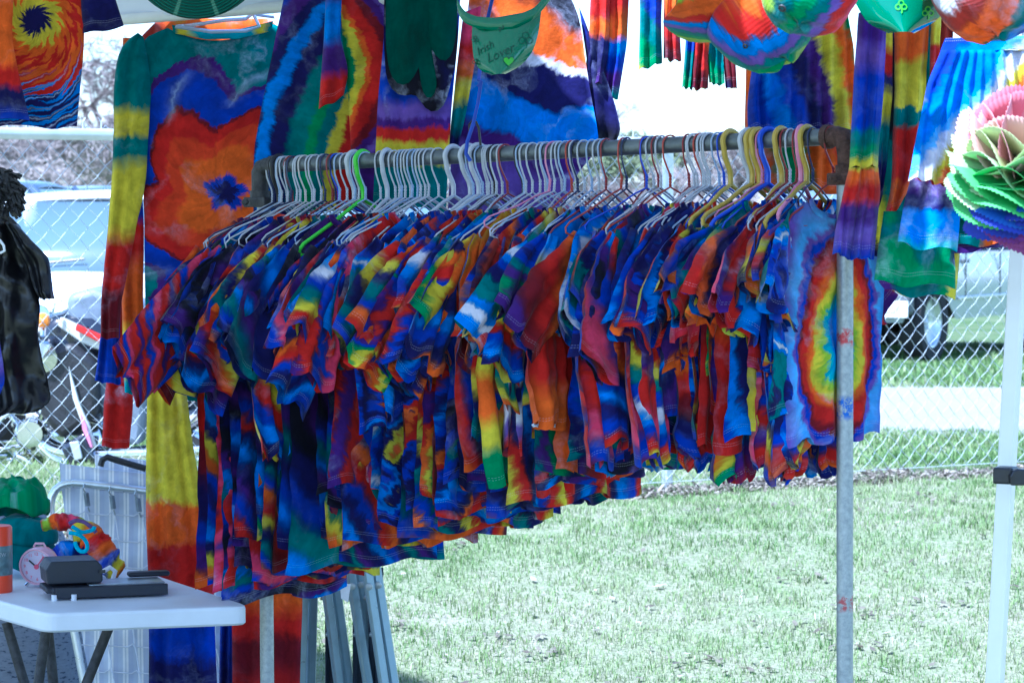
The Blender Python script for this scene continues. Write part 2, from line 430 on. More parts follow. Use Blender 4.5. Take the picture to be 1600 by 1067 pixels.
def blades(name, n, x0, x1, y0, y1, h0, h1, wd, m, label, cat, dry=.5, seed=3, keep=None, flat=.5):
    g = np.random.default_rng(seed)
    x = g.uniform(x0, x1, n); y = g.uniform(y0, y1, n)
    if keep is not None: k = keep(x, y); x = x[k]; y = y[k]; n = len(x)
    patch = np.array([noise.noise(Vector((a * 1.1, b * 1.1, 4))) + .6 * noise.noise(Vector((a * 4, b * 4, 8))) for a, b in zip(x, y)])
    tuft = np.array([noise.noise(Vector((a * 7, b * 7, 1))) for a, b in zip(x, y)])
    z = np.array([gz(a, b) for a, b in zip(x, y)]) - .004
    ang = g.uniform(0, 6.283, n); h = g.uniform(h0, h1, n) * (1 + .9 * np.clip(tuft, -.6, 1)); 
    lean = g.uniform(.15, 1.3, n) * flat * 2; ww = wd * g.uniform(.6, 1.5, n)
    dx, dy = np.cos(ang), np.sin(ang); px, py = -dy * ww, dx * ww
    B = np.stack([x, y, z], 1)
    p = np.zeros((n, 5, 3))
    p[:, 0] = B + np.stack([px, py, 0 * x], 1); p[:, 1] = B - np.stack([px, py, 0 * x], 1)
    mid = B + np.stack([dx * h * lean * .3, dy * h * lean * .3, h * .6], 1)
    p[:, 2] = mid - np.stack([px, py, 0 * x], 1) * .8; p[:, 3] = mid + np.stack([px, py, 0 * x], 1) * .8
    p[:, 4] = B + np.stack([dx * h * lean, dy * h * lean, h * (1 - .25 * lean)], 1)
    me = bpy.data.meshes.new(name); me.vertices.add(n * 5); me.vertices.foreach_set('co', p.ravel())
    idx = np.arange(n)[:, None] * 5 + np.array([[0, 1, 2, 3, 3, 2, 4]])
    me.loops.add(n * 7); me.loops.foreach_set('vertex_index', idx.ravel().astype(np.int32))
    st = (np.arange(n)[:, None] * 7 + np.array([[0, 4]])).ravel(); me.polygons.add(n * 2); me.polygons.foreach_set('loop_start', st.astype(np.int32))
    try: me.polygons.foreach_set('loop_total', np.tile([4, 3], n).astype(np.int32))
    except Exception: pass
    cvar = np.clip(g.beta(1.6, 1.9, n) * .75 + patch * .38 + dry * .35 - .08, 0, 1)
    uv = np.zeros((n, 7, 2)); uv[:, :, 0] = cvar[:, None]
    l = me.uv_layers.new(name='pat'); l.data.foreach_set('uv', uv.ravel().astype(np.float32))
    me.update(); me.validate(); me.materials.append(m)
    o = bpy.data.objects.new(name, me); col.objects.link(o); tag(o, label, cat, kind='stuff'); return o
vis = lambda x, y: np.abs(x) < y * .195 + .15
blades('grass', 170000, -2.6, 2.8, 8.35, 13.0, .012, .036, .0014, M['grass'], 'short pale green lawn grass between the rack and the fence', 'grass', .55, 3, vis)
blades('grass', 50000, -3.3, 3.4, 13, 15.6, .02, .05, .003, M['grass'], 'greener grass strip behind the fence beside the gravel', 'grass', .2, 4, vis)
blades('grass', 60000, -5, 6.5, 21, 30, .03, .08, .006, M['grass'], 'green grass the silver vehicle is parked on', 'grass', .05, 5, vis)
FA = P(85, 827, 420); FB = P(1470, 746, 350)
FA = Vector((FA.x, FA.y, 0)); FB = Vector((FB.x, FB.y, 0)); FD = (FB - FA).normalized()
FENCE0 = FA - FD * 1.2; FLEN = 7.2
def fy(x): return FA.y + (x - FA.x) * FD.y / FD.x
# line of dead leaves and thatch against the foot of the fence
M['thatch'] = grass_mat('dead_thatch', [(0, (.08, .065, .055)), (.4, (.22, .19, .15)), (.7, (.36, .31, .26)), (1, (.5, .46, .42))])
g = random.Random(5); mb = MB(); pat = []
for i in range(9000):
    x = FENCE0.x + g.random() * 6.3; n_ = noise.noise(Vector((x * 2.2, 0, 3)))
    y = fy(x) - .07 + g.gauss(0, .055) + n_ * .04; hh = max(0, .040 * (1 + n_ * 1.2) * math.exp(-((y - fy(x) + .05) / .075) ** 2))
    z = gz(x, y) + g.random() * hh; a = g.random() * 6.28; L_ = g.uniform(.012, .04); W_ = g.uniform(.002, .009)
    d = Vector((math.cos(a), math.sin(a), g.uniform(-.5, .8))) * L_; s = Vector((-math.sin(a), math.cos(a), g.uniform(-.6, .6))) * W_
    p = Vector((x, y, z)); mb.add([p - s, p + s, p + d * .6 + s * .8 + Vector((0, 0, .006)), p + d], [(0, 1, 2, 3)]); k = g.random() * .9
    pat += [(k, 0)] * 4
mb.pat = pat; mb.edge = pat
tag(mb.build('dead_leaves', M['thatch'], smooth=False), 'ridge of dead leaves and thatch along the foot of the fence', 'leaves', kind='stuff')
# scattered dead leaves on the lawn
mb = MB(); pat = []
for i in range(420):
    y = 8.5 + 4.5 * g.random() ** 1.3; x = g.uniform(-.19, .19) * y; big = g.random() < .12
    cx, cy = x, y
    for q in range(10 if big else 1):
        x = cx + g.gauss(0, .05) * big; y = cy + g.gauss(0, .03) * big
        a = g.random() * 6.28; r = g.uniform(.008, .024); p = Vector((x, y, gz(x, y) + .016))
        d = Vector((math.cos(a), math.sin(a), g.uniform(-.3, .5))) * r; s = Vector((-math.sin(a), math.cos(a), g.uniform(-.4, .4))) * r * .5
        mb.add([p - d, p - s, p + d, p + s], [(0, 1, 2), (0, 2, 3)]); pat += [(g.choice([.15, .35, .9, .98]) if not big else g.uniform(.1, .6), 0)] * 4
mb.pat = pat; mb.edge = pat
tag(mb.build('fallen_leaves', M['thatch'], smooth=False), 'dry leaves scattered over the lawn', 'leaves', kind='stuff')

# ================================================================== chain link fence
fen = empty('chain_link_fence', (FENCE0.x, FENCE0.y, gz(FENCE0.x, FENCE0.y)))
tag(fen, 'galvanised chain link fence running behind the whole stall', 'fence')
finv = Matrix.Translation(fen.location).inverted()
M['fencewire'] = mat('fence_wire', (.50, .55, .60), .6, .1, .15, 30)
M['rail'] = mat('fence_rail', (.66, .69, .71), .38, .6, .12, 12)
zt = lambda q: gz(q.x, q.y) + 1.46
RH = .46 + 1.475
rail = [FENCE0 + FD * (FLEN * i / 12) + Vector((0, 0, RH - .0 * i)) for i in range(13)]
MB().tube(rail, .0225, 14).build('top_rail', M['rail'], fen, inv=finv)
for dpx in (1036,):
    q = P(1036, 762, 361); dd = (q.x - FENCE0.x) / FD.x; p = FENCE0 + FD * dd - Vector((FD.y, -FD.x, 0)) * .0
    MB().tube([(p.x, p.y + .035, .3), (p.x, p.y + .035, RH - .03)], .024, 14).build('post', M['rail'], fen, inv=finv)
for d_ in (dd - 3.0, dd + 3.0):
    p = FENCE0 + FD * d_
    MB().tube([(p.x, p.y + .035, .3), (p.x, p.y + .035, RH - .03)], .024, 14).build('post', M['rail'], fen, inv=finv)
p = FENCE0 + FD * 2.15
MB().tube([p + FD * -.012 + Vector((0, 0, RH)), p + FD * .03 + Vector((0, 0, RH))], .0245, 14).build('rail_sleeve', M['galv'], fen, inv=finv)
mb = MB(); pw = .0735; hw = .0765; nw = int(FLEN / pw) * 2; nrm = Vector((FD.y, -FD.x, 0))
# each wire zigzags down the mesh, hooked into its neighbours
for i in range(nw + 1):
    base = FENCE0 + FD * (i * pw / 2); pts = []; fl = 1 if i % 2 else -1
    n = 38; top = RH + .035
    for k in range(n + 1):
        z = top - k * hw / 2; sx = fl if k % 2 else -fl
        q = base + FD * (sx * pw / 4 * 1.06) + nrm * (.006 * (1 if k % 2 else -1) ) + Vector((0, 0, z))
        q += FD * (.004 * noise.noise(Vector((i, k * .4, 0))))
        pts += [q]
    mb.tube(pts, .00145, 6, cap=False)
tag(mb.build('chain_link_mesh', M['fencewire'], fen, inv=finv), kind='stuff')
mb = MB()
for i in range(int(FLEN / pw) + 1):
    b0 = FENCE0 + FD * (i * pw) + Vector((0, 0, RH + .022)); 
    mb.tube([b0, b0 + Vector((0, 0, .026))], .0028, 5)
    for sx in (-1, 1): mb.tube([b0 + Vector((0, 0, .024)), b0 + FD * (.011 * sx) + Vector((0, 0, .04))], .0017, 4)
tag(mb.build('twisted_wire_ends', M['fencewire'], fen, inv=finv), kind='stuff')
mb = MB(); mb.tube([FENCE0 + FD * (FLEN * i / 30) + nrm * .01 + Vector((0, 0, .515 + .006 * noise.noise(Vector((i, 0, 0))))) for i in range(31)], .0018, 5)
mb.build('tension_wire', M['fencewire'], fen, inv=finv)

# ================================================================== trees beyond the car park
def bark(): 
    return mat('grey_bark', (.17, .14, .125), .9, 0, .35, 6, .4)
M['bark'] = bark()
M['twig'] = mat('winter_twigs', (.27, .23, .22), .9, 0, .4, 1.2)
M['leafy'] = mat('spring_leaves', (.13, .16, .08), .8, 0, .5, 1.5)
def tree_proto(seed, H, spread, leaf):
    g = random.Random(seed); tr = MB(); tw = MB(); tips = []
    def br(p, d, L, r, lev):
        pts = [p]; q = p.copy(); dd = d.copy(); n = 4
        for i in range(n):
            dd = (dd + Vector((g.gauss(0, .16), g.gauss(0, .16), g.gauss(.03, .08)))).normalized(); q = q + dd * (L / n); pts.append(q.copy())
        (tr if lev < 3 else tw).tube(pts, [r * (1 - .55 * i / n) for i in range(n + 1)], 6 if lev < 2 else 3, cap=False)
        if lev >= 4: tips.append((pts[-1], dd)); return
        for k in range(g.randint(3, 4) if lev else g.randint(5, 7)):
            t = g.uniform(.45, 1) if lev else g.uniform(.5, 1)
            a = pts[min(n, int(t * n) + 0)].lerp(pts[min(n, int(t * n) + 1)], (t * n) % 1) if t < 1 else pts[-1]
            ang = g.uniform(0, 6.28); side = Vector((math.cos(ang), math.sin(ang), 0))
            nd_ = (dd * g.uniform(.35, .8) + side * g.uniform(.5, 1.0) * spread + Vector((0, 0, .15))).normalized()
            br(a, nd_, L * g.uniform(.5, .72), r * .48, lev + 1)
    br(Vector((0, 0, -.2)), Vector((g.gauss(0, .08), g.gauss(0, .08), 1)).normalized(), H * .42, H * .028, 0)
    for p, d in tips:
        for k in range(9):
            a = Vector((g.gauss(0, 1), g.gauss(0, 1), g.gauss(.2, .8))).normalized(); L = H * g.uniform(.03, .075)
            s = a.cross(Vector((g.random(), g.random(), g.random()))).normalized() * (H * .0028 if not leaf else H * .011)
            b0 = p + Vector((g.gauss(0, 1), g.gauss(0, 1), g.gauss(0, 1))) * H * .018
            tw.add([b0 - s, b0 + s, b0 + a * L + s * .3, b0 + a * L - s * .3], [(0, 1, 2, 3)])
    return tr, tw
TP = []
for k, (sd_, H, spd, lf) in enumerate([(11, 4.2, 1.0, False), (12, 4.8, .9, False), (13, 3.6, 1.2, False), (14, 3.4, 1.1, True)]):
    tr, tw = tree_proto(sd_, H, spd, lf)
    e = empty('bare_tree' if not lf else 'leafy_tree', (0, 0, 0)); tr.build('trunk', M['bark'], e); tw.build('crown', M['leafy'] if lf else M['twig'], e, smooth=False)
    TP.append(e)
TL = ['bare grey winter tree in the blurred tree line beyond the car park', 'tall bare winter tree in the blurred tree line beyond the car park', 'low spreading bare tree in the blurred tree line beyond the car park', 'low greenish tree coming into leaf beyond the car park']
g = random.Random(21); used = [False] * 4; nt_ = 0
TW = ['bare grey tree', 'tall bare tree', 'low spreading bare tree', 'greenish leafing tree']
for row, (y0, n, sc) in enumerate([(58, 15, .82), (66, 15, 1.0), (76, 15, 1.15), (90, 13, 1.35)]):
    for i in range(n):
        xpix = -60 + 1720 * (i + g.uniform(.1, .9)) / n
        if 1480 < xpix: continue
        y = y0 + g.uniform(-4, 4); x = (xpix - 800) / F * y; k = g.choice([0, 1, 2, 3, 0, 2, 3])
        s = sc * g.uniform(.75, 1.05) * (1.42 if xpix < 300 else .92 if xpix < 700 else .86)
        o = TP[k] if not used[k] else copy_tree(TP[k]); used[k] = True
        o.location = (x, y, gz(x, y)); o.rotation_euler = (0, 0, g.uniform(0, 6.28)); o.scale = (s * 1.25, s * 1.25, s); tag(o, f"{TW[k]}, {i + 1}{'th' if 3 < i + 1 or i + 1 == 0 else ['st', 'nd', 'rd'][i]} from the left in the {['nearest', 'second', 'third', 'farthest'][row]} row beyond the car park", 'tree', 'trees beyond the car park')

# ================================================================== vehicles
M['carwhite'] = mat('white_car_paint', (.74, .75, .76), .22, 0, .03, 3, coat=.6)
M['carsilver'] = mat('silver_car_paint', (.50, .54, .58), .28, .35, .05, 3, coat=.6)
M['cardark'] = mat('dark_blue_paint', (.10, .14, .22), .25, .2, .08, 3, coat=.6)
M['glass'] = mat('tinted_glass', (.10, .15, .19), .06, 0, .1, 2, spec=.9)
M['trim'] = mat('grey_trim', (.10, .11, .12), .6, 0, .15, 20)
M['lamp'] = mat('lamp_lens', (.75, .76, .78), .1, .3, .05, 10)
M['redlens'] = mat('red_lens', (.45, .02, .02), .15, 0, .1, 10)
M['amber'] = mat('amber_lens', (.8, .25, .03), .2, 0, .1, 10)
M['plate'] = mat('plate_white', (.80, .82, .80), .4, 0, .03, 10)
M['ink'] = mat('dark_ink', (.02, .03, .09), .6, 0, .1, 10)
def text_mesh(s, size, extr=.001, font_shear=0):
    cu = bpy.data.curves.new('lettering', 'FONT'); cu.body = s; cu.size = size; cu.extrude = extr; cu.align_x = 'CENTER'; cu.align_y = 'CENTER'; cu.shear = font_shear; cu.resolution_u = 3
    o = bpy.data.objects.new('lettering', cu); col.objects.link(o); dg = bpy.context.evaluated_depsgraph_get(); dg.update()
    me = bpy.data.meshes.new_from_object(o.evaluated_get(dg)); bpy.data.objects.remove(o); return me
def put_text(s, size, m, parent, M4, name='lettering', extr=.001, shear=0, label=None):
    me = text_mesh(s, size, extr, shear); me.transform(M4); me.materials.clear(); me.materials.append(m)
    o = bpy.data.objects.new(name, me); col.objects.link(o); o.parent = parent; o.matrix_parent_inverse = Matrix(); 
    return o
def vehicle(name, label, loc, yaw, paint, Lh, W, H, gc, wr, prof, cab, cat='car', plate=None, winx=None, tail=False, group=None):
    """length runs along x, front at +x. prof: lower body deck line (x, z); cab: (x_front_base, x_front_top, x_rear_top, x_rear_base, z_base)"""
    e = empty(name, loc, yaw); tag(e, label, cat, group)
    xf, xr = Lh / 2, -Lh / 2
    nsec = 26; sh = MB(); ring = 16; wheels = [xf - Lh * .19, xr + Lh * (.20 if cat == 'car' else .125)]
    secs = lin(xr, xf, nsec)
    def deck(x):
        for (a, za), (b, zb) in zip(prof, prof[1:]):
            if x <= b: return za + (zb - za) * (x - a) / (b - a)
        return prof[-1][1]
    for k, x in enumerate(secs):
        t = abs(x) / (Lh / 2); ww = W / 2 * (1 - .10 * max(0, (t - .82) / .18) ** 1.6); zt_ = deck(x); zb = gc + .0
        # wheel arch: lower edge rises over the wheels
        zs = zb
        for wx in wheels:
            dd_ = abs(x - wx)
            if dd_ < wr * 1.2: zs = max(zs, wr + math.sqrt(max(0, (wr * 1.2) ** 2 - dd_ ** 2)) * .98)
        pr = [(ww * .96, zs), (ww, zs + (zt_ - zs) * .35), (ww, zs + (zt_ - zs) * .6), (ww * .965, zt_ - .06), (ww * .88, zt_ - .012), (ww * .45, zt_ + .01), (0, zt_ + .02)]
        full = [(y, z) for y, z in pr] + [(-y, z) for y, z in pr[-2::-1]]
        for y, z in full: sh.v.append((x, y, z))
    m_ = 13
    for k in range(nsec):
        for j in range(m_ - 1): a = k * m_ + j; sh.f.append((a, a + 1, a + m_ + 1, a + m_))
    sh.f.append(tuple(range(m_))); sh.f.append(tuple(nsec * m_ + j for j in range(m_))[::-1])
    sh.build('body', paint, e)
    MB().box((0, 0, gc + .1), (Lh * .9, W * .8, .2)).build('underbody', M['black'], e, smooth=False)
    a0, a1, b1, b0, zb = cab; wb, wt = W / 2 * .90, W / 2 * .74
    r = MB(); zt2 = H
    # roof shell
    for x, ww, z in ((a1 + .02, wt * .92, zt2 - .05), (a1 - .12, wt, zt2 - .01), ((a1 + b1) / 2, wt * 1.02, zt2), (b1 + .12, wt, zt2 - .02), (b1 - .02, wt * .93, zt2 - .06)):
        for y, dz in ((-ww, -.07), (-ww * .93, -.02), (-ww * .5, 0), (0, .01), (ww * .5, 0), (ww * .93, -.02), (ww, -.07)): r.v.append((x, y, z + dz))
    for i in range(4):
        for j in range(6): a = i * 7 + j; r.f.append((a, a + 1, a + 8, a + 7))
    ro = r.build('roof', paint, e); so_ = ro.modifiers.new('thick', 'SOLIDIFY'); so_.thickness = .03
    # pillars
    for y in (-1, 1):
        for (xa, za, xb, zb_, nm) in ((a0, zb, a1, zt2 - .08, 'pillar'), (b0, zb, b1, zt2 - .08, 'pillar'), ((a1 + b1) / 2 - .1, zb, (a1 + b1) / 2 - .1, zt2 - .08, 'pillar')):
            MB().tube([(xa, y * wb, za - .03), (xb, y * wt, zb_ + .02)], .045, 6).build(nm, paint, e)
    def quad(p, name, m, th=.01):
        q = MB(); q.add([*p], [(0, 1, 2, 3)]); o = q.build(name, m, e, smooth=False); s_ = o.modifiers.new('thick', 'SOLIDIFY'); s_.thickness = th; return o
    def curved(x0_, x1_, name):
        q = MB(); n = 8
        for z, xx, ww in ((zb - .02, x0_, wb), (zt2 - .08, x1_, wt)):
            for i in range(n + 1):
                u = i / n * 2 - 1; bow = (.10 if x0_ > x1_ else -.10) * (1 - u * u); q.v.append((xx + bow, u * ww, z))
        for i in range(n): q.f.append((i, i + 1, n + 2 + i, n + 1 + i))
        o = q.build(name, M['glass'], e); s_ = o.modifiers.new('thick', 'SOLIDIFY'); s_.thickness = .006
    curved(a0, a1, 'windshield'); curved(b0, b1, 'rear_window')
    mx = (a1 + b1) / 2 - .1
    for y in (-1, 1):
        quad([(a0 - .1, y * wb, zb), (mx + .05, y * wb, zb), (mx + .05, y * wt, zt2 - .08), (a1 - .02, y * wt, zt2 - .08)], 'side_window', M['glass'])
        quad([(mx - .05, y * wb, zb), (b0 + .1, y * wb, zb), (b1 + .03, y * wt, zt2 - .08), (mx - .05, y * wt, zt2 - .08)], 'side_window', M['glass'])
    for wx in wheels:
        for y in (-1, 1):
            Mw = Matrix.Translation((wx, y * (W / 2 - .12), wr)) @ Matrix.Rotation(R(90) * -y, 4, 'X')
            MB().lathe([(wr * .62, -.1), (wr * .93, -.105), (wr, -.07), (wr, .07), (wr * .93, .105), (wr * .62, .1), (wr * .6, .0), (wr * .62, -.1)], 28, Mw).build('tyre', M['rubber'], e)
            rm = MB().lathe([(.001, .05), (.06, .06), (.07, .03), (wr * .5, .035), (wr * .58, .085), (wr * .64, .09), (wr * .64, -.08)], 28, Mw)
            ro_ = rm.build('rim', M['alu'], e)
    zz = deck(xf - .05)
    for y in (-1, 1):
        MB().box((xf - .02, y * W * .36, zz - .16), (.1, W * .17, .13)).build('headlight', M['lamp'], e, bevel=.03)
        MB().box((xr + .02, y * W * .40, deck(xr) - (.2 if cat == 'car' else .0)), (.06, W * .1, .2)).build('tail_light', M['redlens'], e, bevel=.02)
        MB().box((a0 - .25, y * (W / 2 + .08), zb + .1), (.1, .2, .14)).build('side_mirror', paint, e, bevel=.04)
        for dx in (.1, -.85): MB().box((mx + dx - .1, y * (W / 2 * .985 + .012), zb - .12), (.16, .03, .035)).build('door_handle', M['trim'], e, bevel=.008)
        for dx in (0.0, .95, -.85): MB().box((mx + dx, y * (W / 2 + .0), (zb + gc) / 2 + .08), (.008, .012, (zb - gc) * .7)).build('door_seam', M['black'], e, smooth=False)
        MB().box((0, y * (W / 2 + .006), gc + (zb - gc) * .30), (Lh * .48, .02, .03)).build('side_moulding', M['alu'], e, bevel=.006)
    MB().box((xf + .02, 0, gc + .16), (.16, W * .94, .2)).build('front_bumper', M['trim'] if cat != 'car' else paint, e, bevel=.04)
    MB().box((xr - .04, 0, gc + .18), (.18, W * .98, .22)).build('rear_bumper', M['trim'] if cat != 'car' else paint, e, bevel=.04)
    MB().box((xf + .03, 0, zz - .17), (.04, W * .42, .11)).build('grille', M['black'], e, bevel=.01)
    if cat == 'car':
        for y in (-.35, .3):
            MB().tube([(a0 + .06, y - .05, zb + .02), (a0 + .03, y + .42, zb + .07)], .008, 5).build('wiper', M['black'], e)
    if plate:
        px, txt = plate
        pl = MB().box((px[0], px[1], px[2]), (.01, .305, .152)).build('license_plate', M['plate'], e, bevel=.004)
        sg = 1 if px[0] > 0 else -1
        M4 = Matrix.Translation((px[0] + .0062 * sg, px[1], px[2] - .012)) @ Matrix.Rotation(R(90) * sg, 4, 'Z') @ Matrix.Rotation(R(90), 4, 'X')
        put_text(txt, .085, M['ink'], pl, M4)
    return e
# white saloon behind the motorcycle, nose towards the stall
y_ = 17.6; vehicle('parked_car', 'white car facing the stall behind the motorcycle', ((120 - 800) / F * y_, y_ + 1.6, gz(0, y_) - .02), R(-96), M['carwhite'], 4.4, 1.75, 1.42, .2, .31,
    [(-2.2, .86), (-1.5, .92), (.7, .92), (1.5, .82), (2.2, .66)], (1.0, .25, -1.05, -1.7, .90))
y_ = 24.5; vehicle('parked_car', 'silver wagon parked behind the white car with a curved roof', ((330 - 800) / F * y_, y_, gz(0, y_)), R(168), M['carsilver'], 4.7, 1.8, 1.64, .22, .33,
    [(-2.35, .95), (-1.5, 1.0), (1.0, 1.0), (1.8, .9), (2.35, .74)], (1.35, .45, -1.7, -2.2, .98))
y_ = 27; vehicle('parked_car', 'dark blue van at the far left behind the white car', ((-60 - 800) / F * y_, y_, gz(0, y_)), R(-8), M['cardark'], 4.6, 1.8, 1.72, .22, .33,
    [(-2.3, 1.0), (-1.5, 1.02), (1.2, 1.02), (1.8, .95), (2.3, .8)], (1.55, .9, -1.9, -2.25, 1.0))
y_ = 30; vehicle('parked_car', 'dark pickup seen in the gap between the parked cars', ((160 - 800) / F * y_, y_, gz(0, y_)), R(8), M['cardark'], 4.9, 1.8, 1.70, .25, .35,
    [(-2.45, 1.0), (1.2, 1.02), (1.8, .98), (2.45, .85)], (1.3, .6, -.8, -1.3, 1.0))
y_ = 34; vehicle('parked_car', 'white car beyond the rack pole near the tree line', ((1120 - 800) / F * y_, y_, gz(0, y_)), R(4), M['carwhite'], 4.6, 1.8, 1.45, .2, .32,
    [(-2.3, .9), (-1.5, .94), (.7, .94), (1.5, .85), (2.3, .7)], (1.0, .25, -1.05, -1.7, .92))
# silver off-road vehicle on the right
SY = R(60); rear = Vector(((1424 - 800) / F * 26.2, 26.2, 0)); hl = 2.1
c0 = rear + Vector((math.cos(SY), math.sin(SY), 0)) * (hl) + Vector((math.sin(SY), -math.cos(SY), 0)) * (-.86)
vehicle('parked_suv', 'silver four wheel drive parked on the grass with its rear plate showing', (c0.x, c0.y, gz(c0.x, c0.y)), SY, M['carsilver'], 4.2, 1.8, 1.78, .40, .39,
    [(-2.1, 1.08), (1.0, 1.08), (1.7, 1.04), (2.1, .95)], (.95, .5, -1.9, -2.05, 1.08), 'suv', plate=((-2.247, -.735, .53), 'LGF'))
# ================================================================== the garment rack
PL = P(412, 260, 650); PR = P(1316, 213, 780)
PD = (PR - PL).normalized(); PLEN = (PR - PL).length
PY = math.atan2(PD.y, PD.x)
rack = empty('garment_rack', (PL.x, PL.y, gz(PL.x, PL.y))); tag(rack, 'galvanised pipe garment rack crammed with tie-dye clothes', 'clothes rack')
rinv = Matrix.Translation(rack.location).inverted()
PRAD = .0172
MB().tube([PL + PD * (PLEN * i / 10) for i in range(11)], PRAD, 18).build('rail', M['galvdark'], rack, inv=rinv)
postL = P(417, 1000, 645); postR = P(1320, 1060, 772)
def post_m(name='marked_galvanised_post'):
    m, t, b = new_mat(name)
    p = nd(t, 'ShaderNodeNewGeometry').outputs['Position']; n = noise_n(t, p, 90, 4, .7); s = nd(t, 'ShaderNodeSeparateXYZ'); t.links.new(p, s.inputs[0])
    base = ramp_n(t, n, [(.3, (.26, .29, .31)), (.7, (.44, .47, .48))])
    for z0, hw_, c_ in ((1.398, .022, (.42, .06, .07)), (1.255, .028, (.03, .12, .5)), (.86, .02, (.35, .08, .09))):
        band = maprange(t, math_n(t, 'ABSOLUTE', math_n(t, 'SUBTRACT', s.outputs[2], z0)), hw_ * .5, hw_, 1, 0)
        f = math_n(t, 'MULTIPLY', band, maprange(t, noise_n(t, p, 60, 4, .8), .46, .56))
        base = mix_c(t, f, base, c_)
    t.links.new(base, b.inputs['Base Color']); b.inputs['Metallic'].default_value = .55; b.inputs['Roughness'].default_value = .45; return m
M['post'] = post_m()
for top, low, nm in ((PL + Vector((0, 0, -.09)), postL, 'post'), (PR + Vector((.006, 0, -.09)), postR, 'post')):
    d = (low - top).normalized(); k = (low.z - 0.02) / -d.z; foot = low + d * k
    MB().tube([top, low, foot], .0168, 18).build(nm, M['post'], rack, inv=rinv)
    MB().lathe([(.001, .012), (.07, .012), (.075, 0)], 20, Matrix.Translation((foot.x, foot.y, gz(foot.x, foot.y)))).build('base_plate', M['iron'], rack, inv=rinv)
for q, sg, mm in ((PL, -1, M['iron']), (PR, 1, M['rust'])):
    # cast elbow with threaded collars and a set screw
    el = MB(); pts = [q + PD * (sg * a) + Vector((0, 0, b)) for a, b in ((-.035, 0), (-.012, 0), (.004, -.005), (.011, -.016), (.013, -.04), (.013, -.07))]
    el.tube(pts, [.0205, .0205, .0225, .0225, .0205, .0205], 16)
    el.tube([q + PD * (sg * -.042), q + PD * (sg * -.028)], .0245, 16)
    el.tube([pts[-1] + Vector((0, 0, .012)), pts[-1] + Vector((0, 0, -.012))], .0245, 16)
    el.build('elbow', mm, rack, inv=rinv)
    c2 = pts[-1] + Vector((0, 0, .0)); fl = MB()
    fl.box(c2 + Vector((-.004, -.01, -.016)), (.075, .03, .024), Matrix.Rotation(PY, 3, 'Z'))
    fl.tube([c2 + Vector((-.033, -.02, -.016)), c2 + Vector((-.033, -.042, -.016))], .009, 6)
    fl.build('clamp', mm, rack, inv=rinv, smooth=False, bevel=.003)

# ------------------------------------------------------------------ hangers
HM = {}
for nm, c_, r_ in (('white', (.50, .52, .60), .45), ('pale blue', (.34, .44, .66), .4), ('navy', (.02, .03, .10), .4), ('black', (.012, .012, .016), .4), ('dark red', (.25, .03, .035), .4),
                  ('red', (.42, .06, .04), .4), ('mustard yellow', (.50, .36, .05), .35), ('lime green', (.12, .62, .03), .3), ('blue', (.03, .08, .62), .35), ('pink', (.68, .24, .42), .35), ('cream', (.60, .56, .54), .4)):
    HM[nm] = mat('hanger_' + nm.replace(' ', '_'), c_, r_, 0, .1, 60)
def hanger_pts(half, drop, r, plastic):
    R0 = PRAD + r + .0012
    hk = []
    n = 16
    for i in range(n + 1):      # hook rests over the rail at the origin
        a = R(150 + 25) - R(215 + (10 if plastic else 0)) * i / n if False else R(-25) + R(205) * i / n
        hk.append((R0 * math.cos(a) * (1.12 if plastic else 1.0), R0 * math.sin(a)))
    hk = [(x, z) for x, z in hk]          # from far side over the top to the near side
    hk += [(-R0 * .98, -.012), (-R0 * .86, -.028), (-R0 * .5, -.044), (-.003, -.058), (0, -.07)]
    return hk
def make_hanger(half, drop, r, plastic, m):
    hk = hanger_pts(half, drop, r, plastic); o3 = lambda p: Vector((p[0], 0, p[1] ))
    e = empty('hanger', (0, 0, 0))
    MB().tube([o3(p) for p in hk], r * (1.25 if plastic else 1), 8 if plastic else 6).build('hook', m, e)
    sp = -.088; b = MB()
    if not plastic:   # twisted neck
        for ph in (0, math.pi):
            b.tube([Vector((math.cos(ph + i * 1.25) * r * .9, math.sin(ph + i * 1.25) * r * .9, -.060 - i * .0026)) for i in range(12)], r * .95, 5)
    else: b.tube([(0, 0, -.062), (0, 0, sp)], r * 1.2, 8)
    pts = [Vector((x, 0, z)) for x, z in ((0, sp), (-.012, sp - .006), (-.03, sp - .014), (-half * .5, sp - .014 - drop * .42), (-half * .93, sp - .012 - drop * .9), (-half, sp - .016 - drop), (-half * .985, sp - .026 - drop),
           (-half * .9, sp - .03 - drop), (0, sp - .032 - drop), (half * .9, sp - .03 - drop), (half * .985, sp - .026 - drop), (half, sp - .016 - drop), (half * .93, sp - .012 - drop * .9), (half * .5, sp - .014 - drop * .42), (.03, sp - .014), (.012, sp - .006))]
    b.tube(pts, r, 8 if plastic else 6, closed=True).build('frame', m, e)
    return e

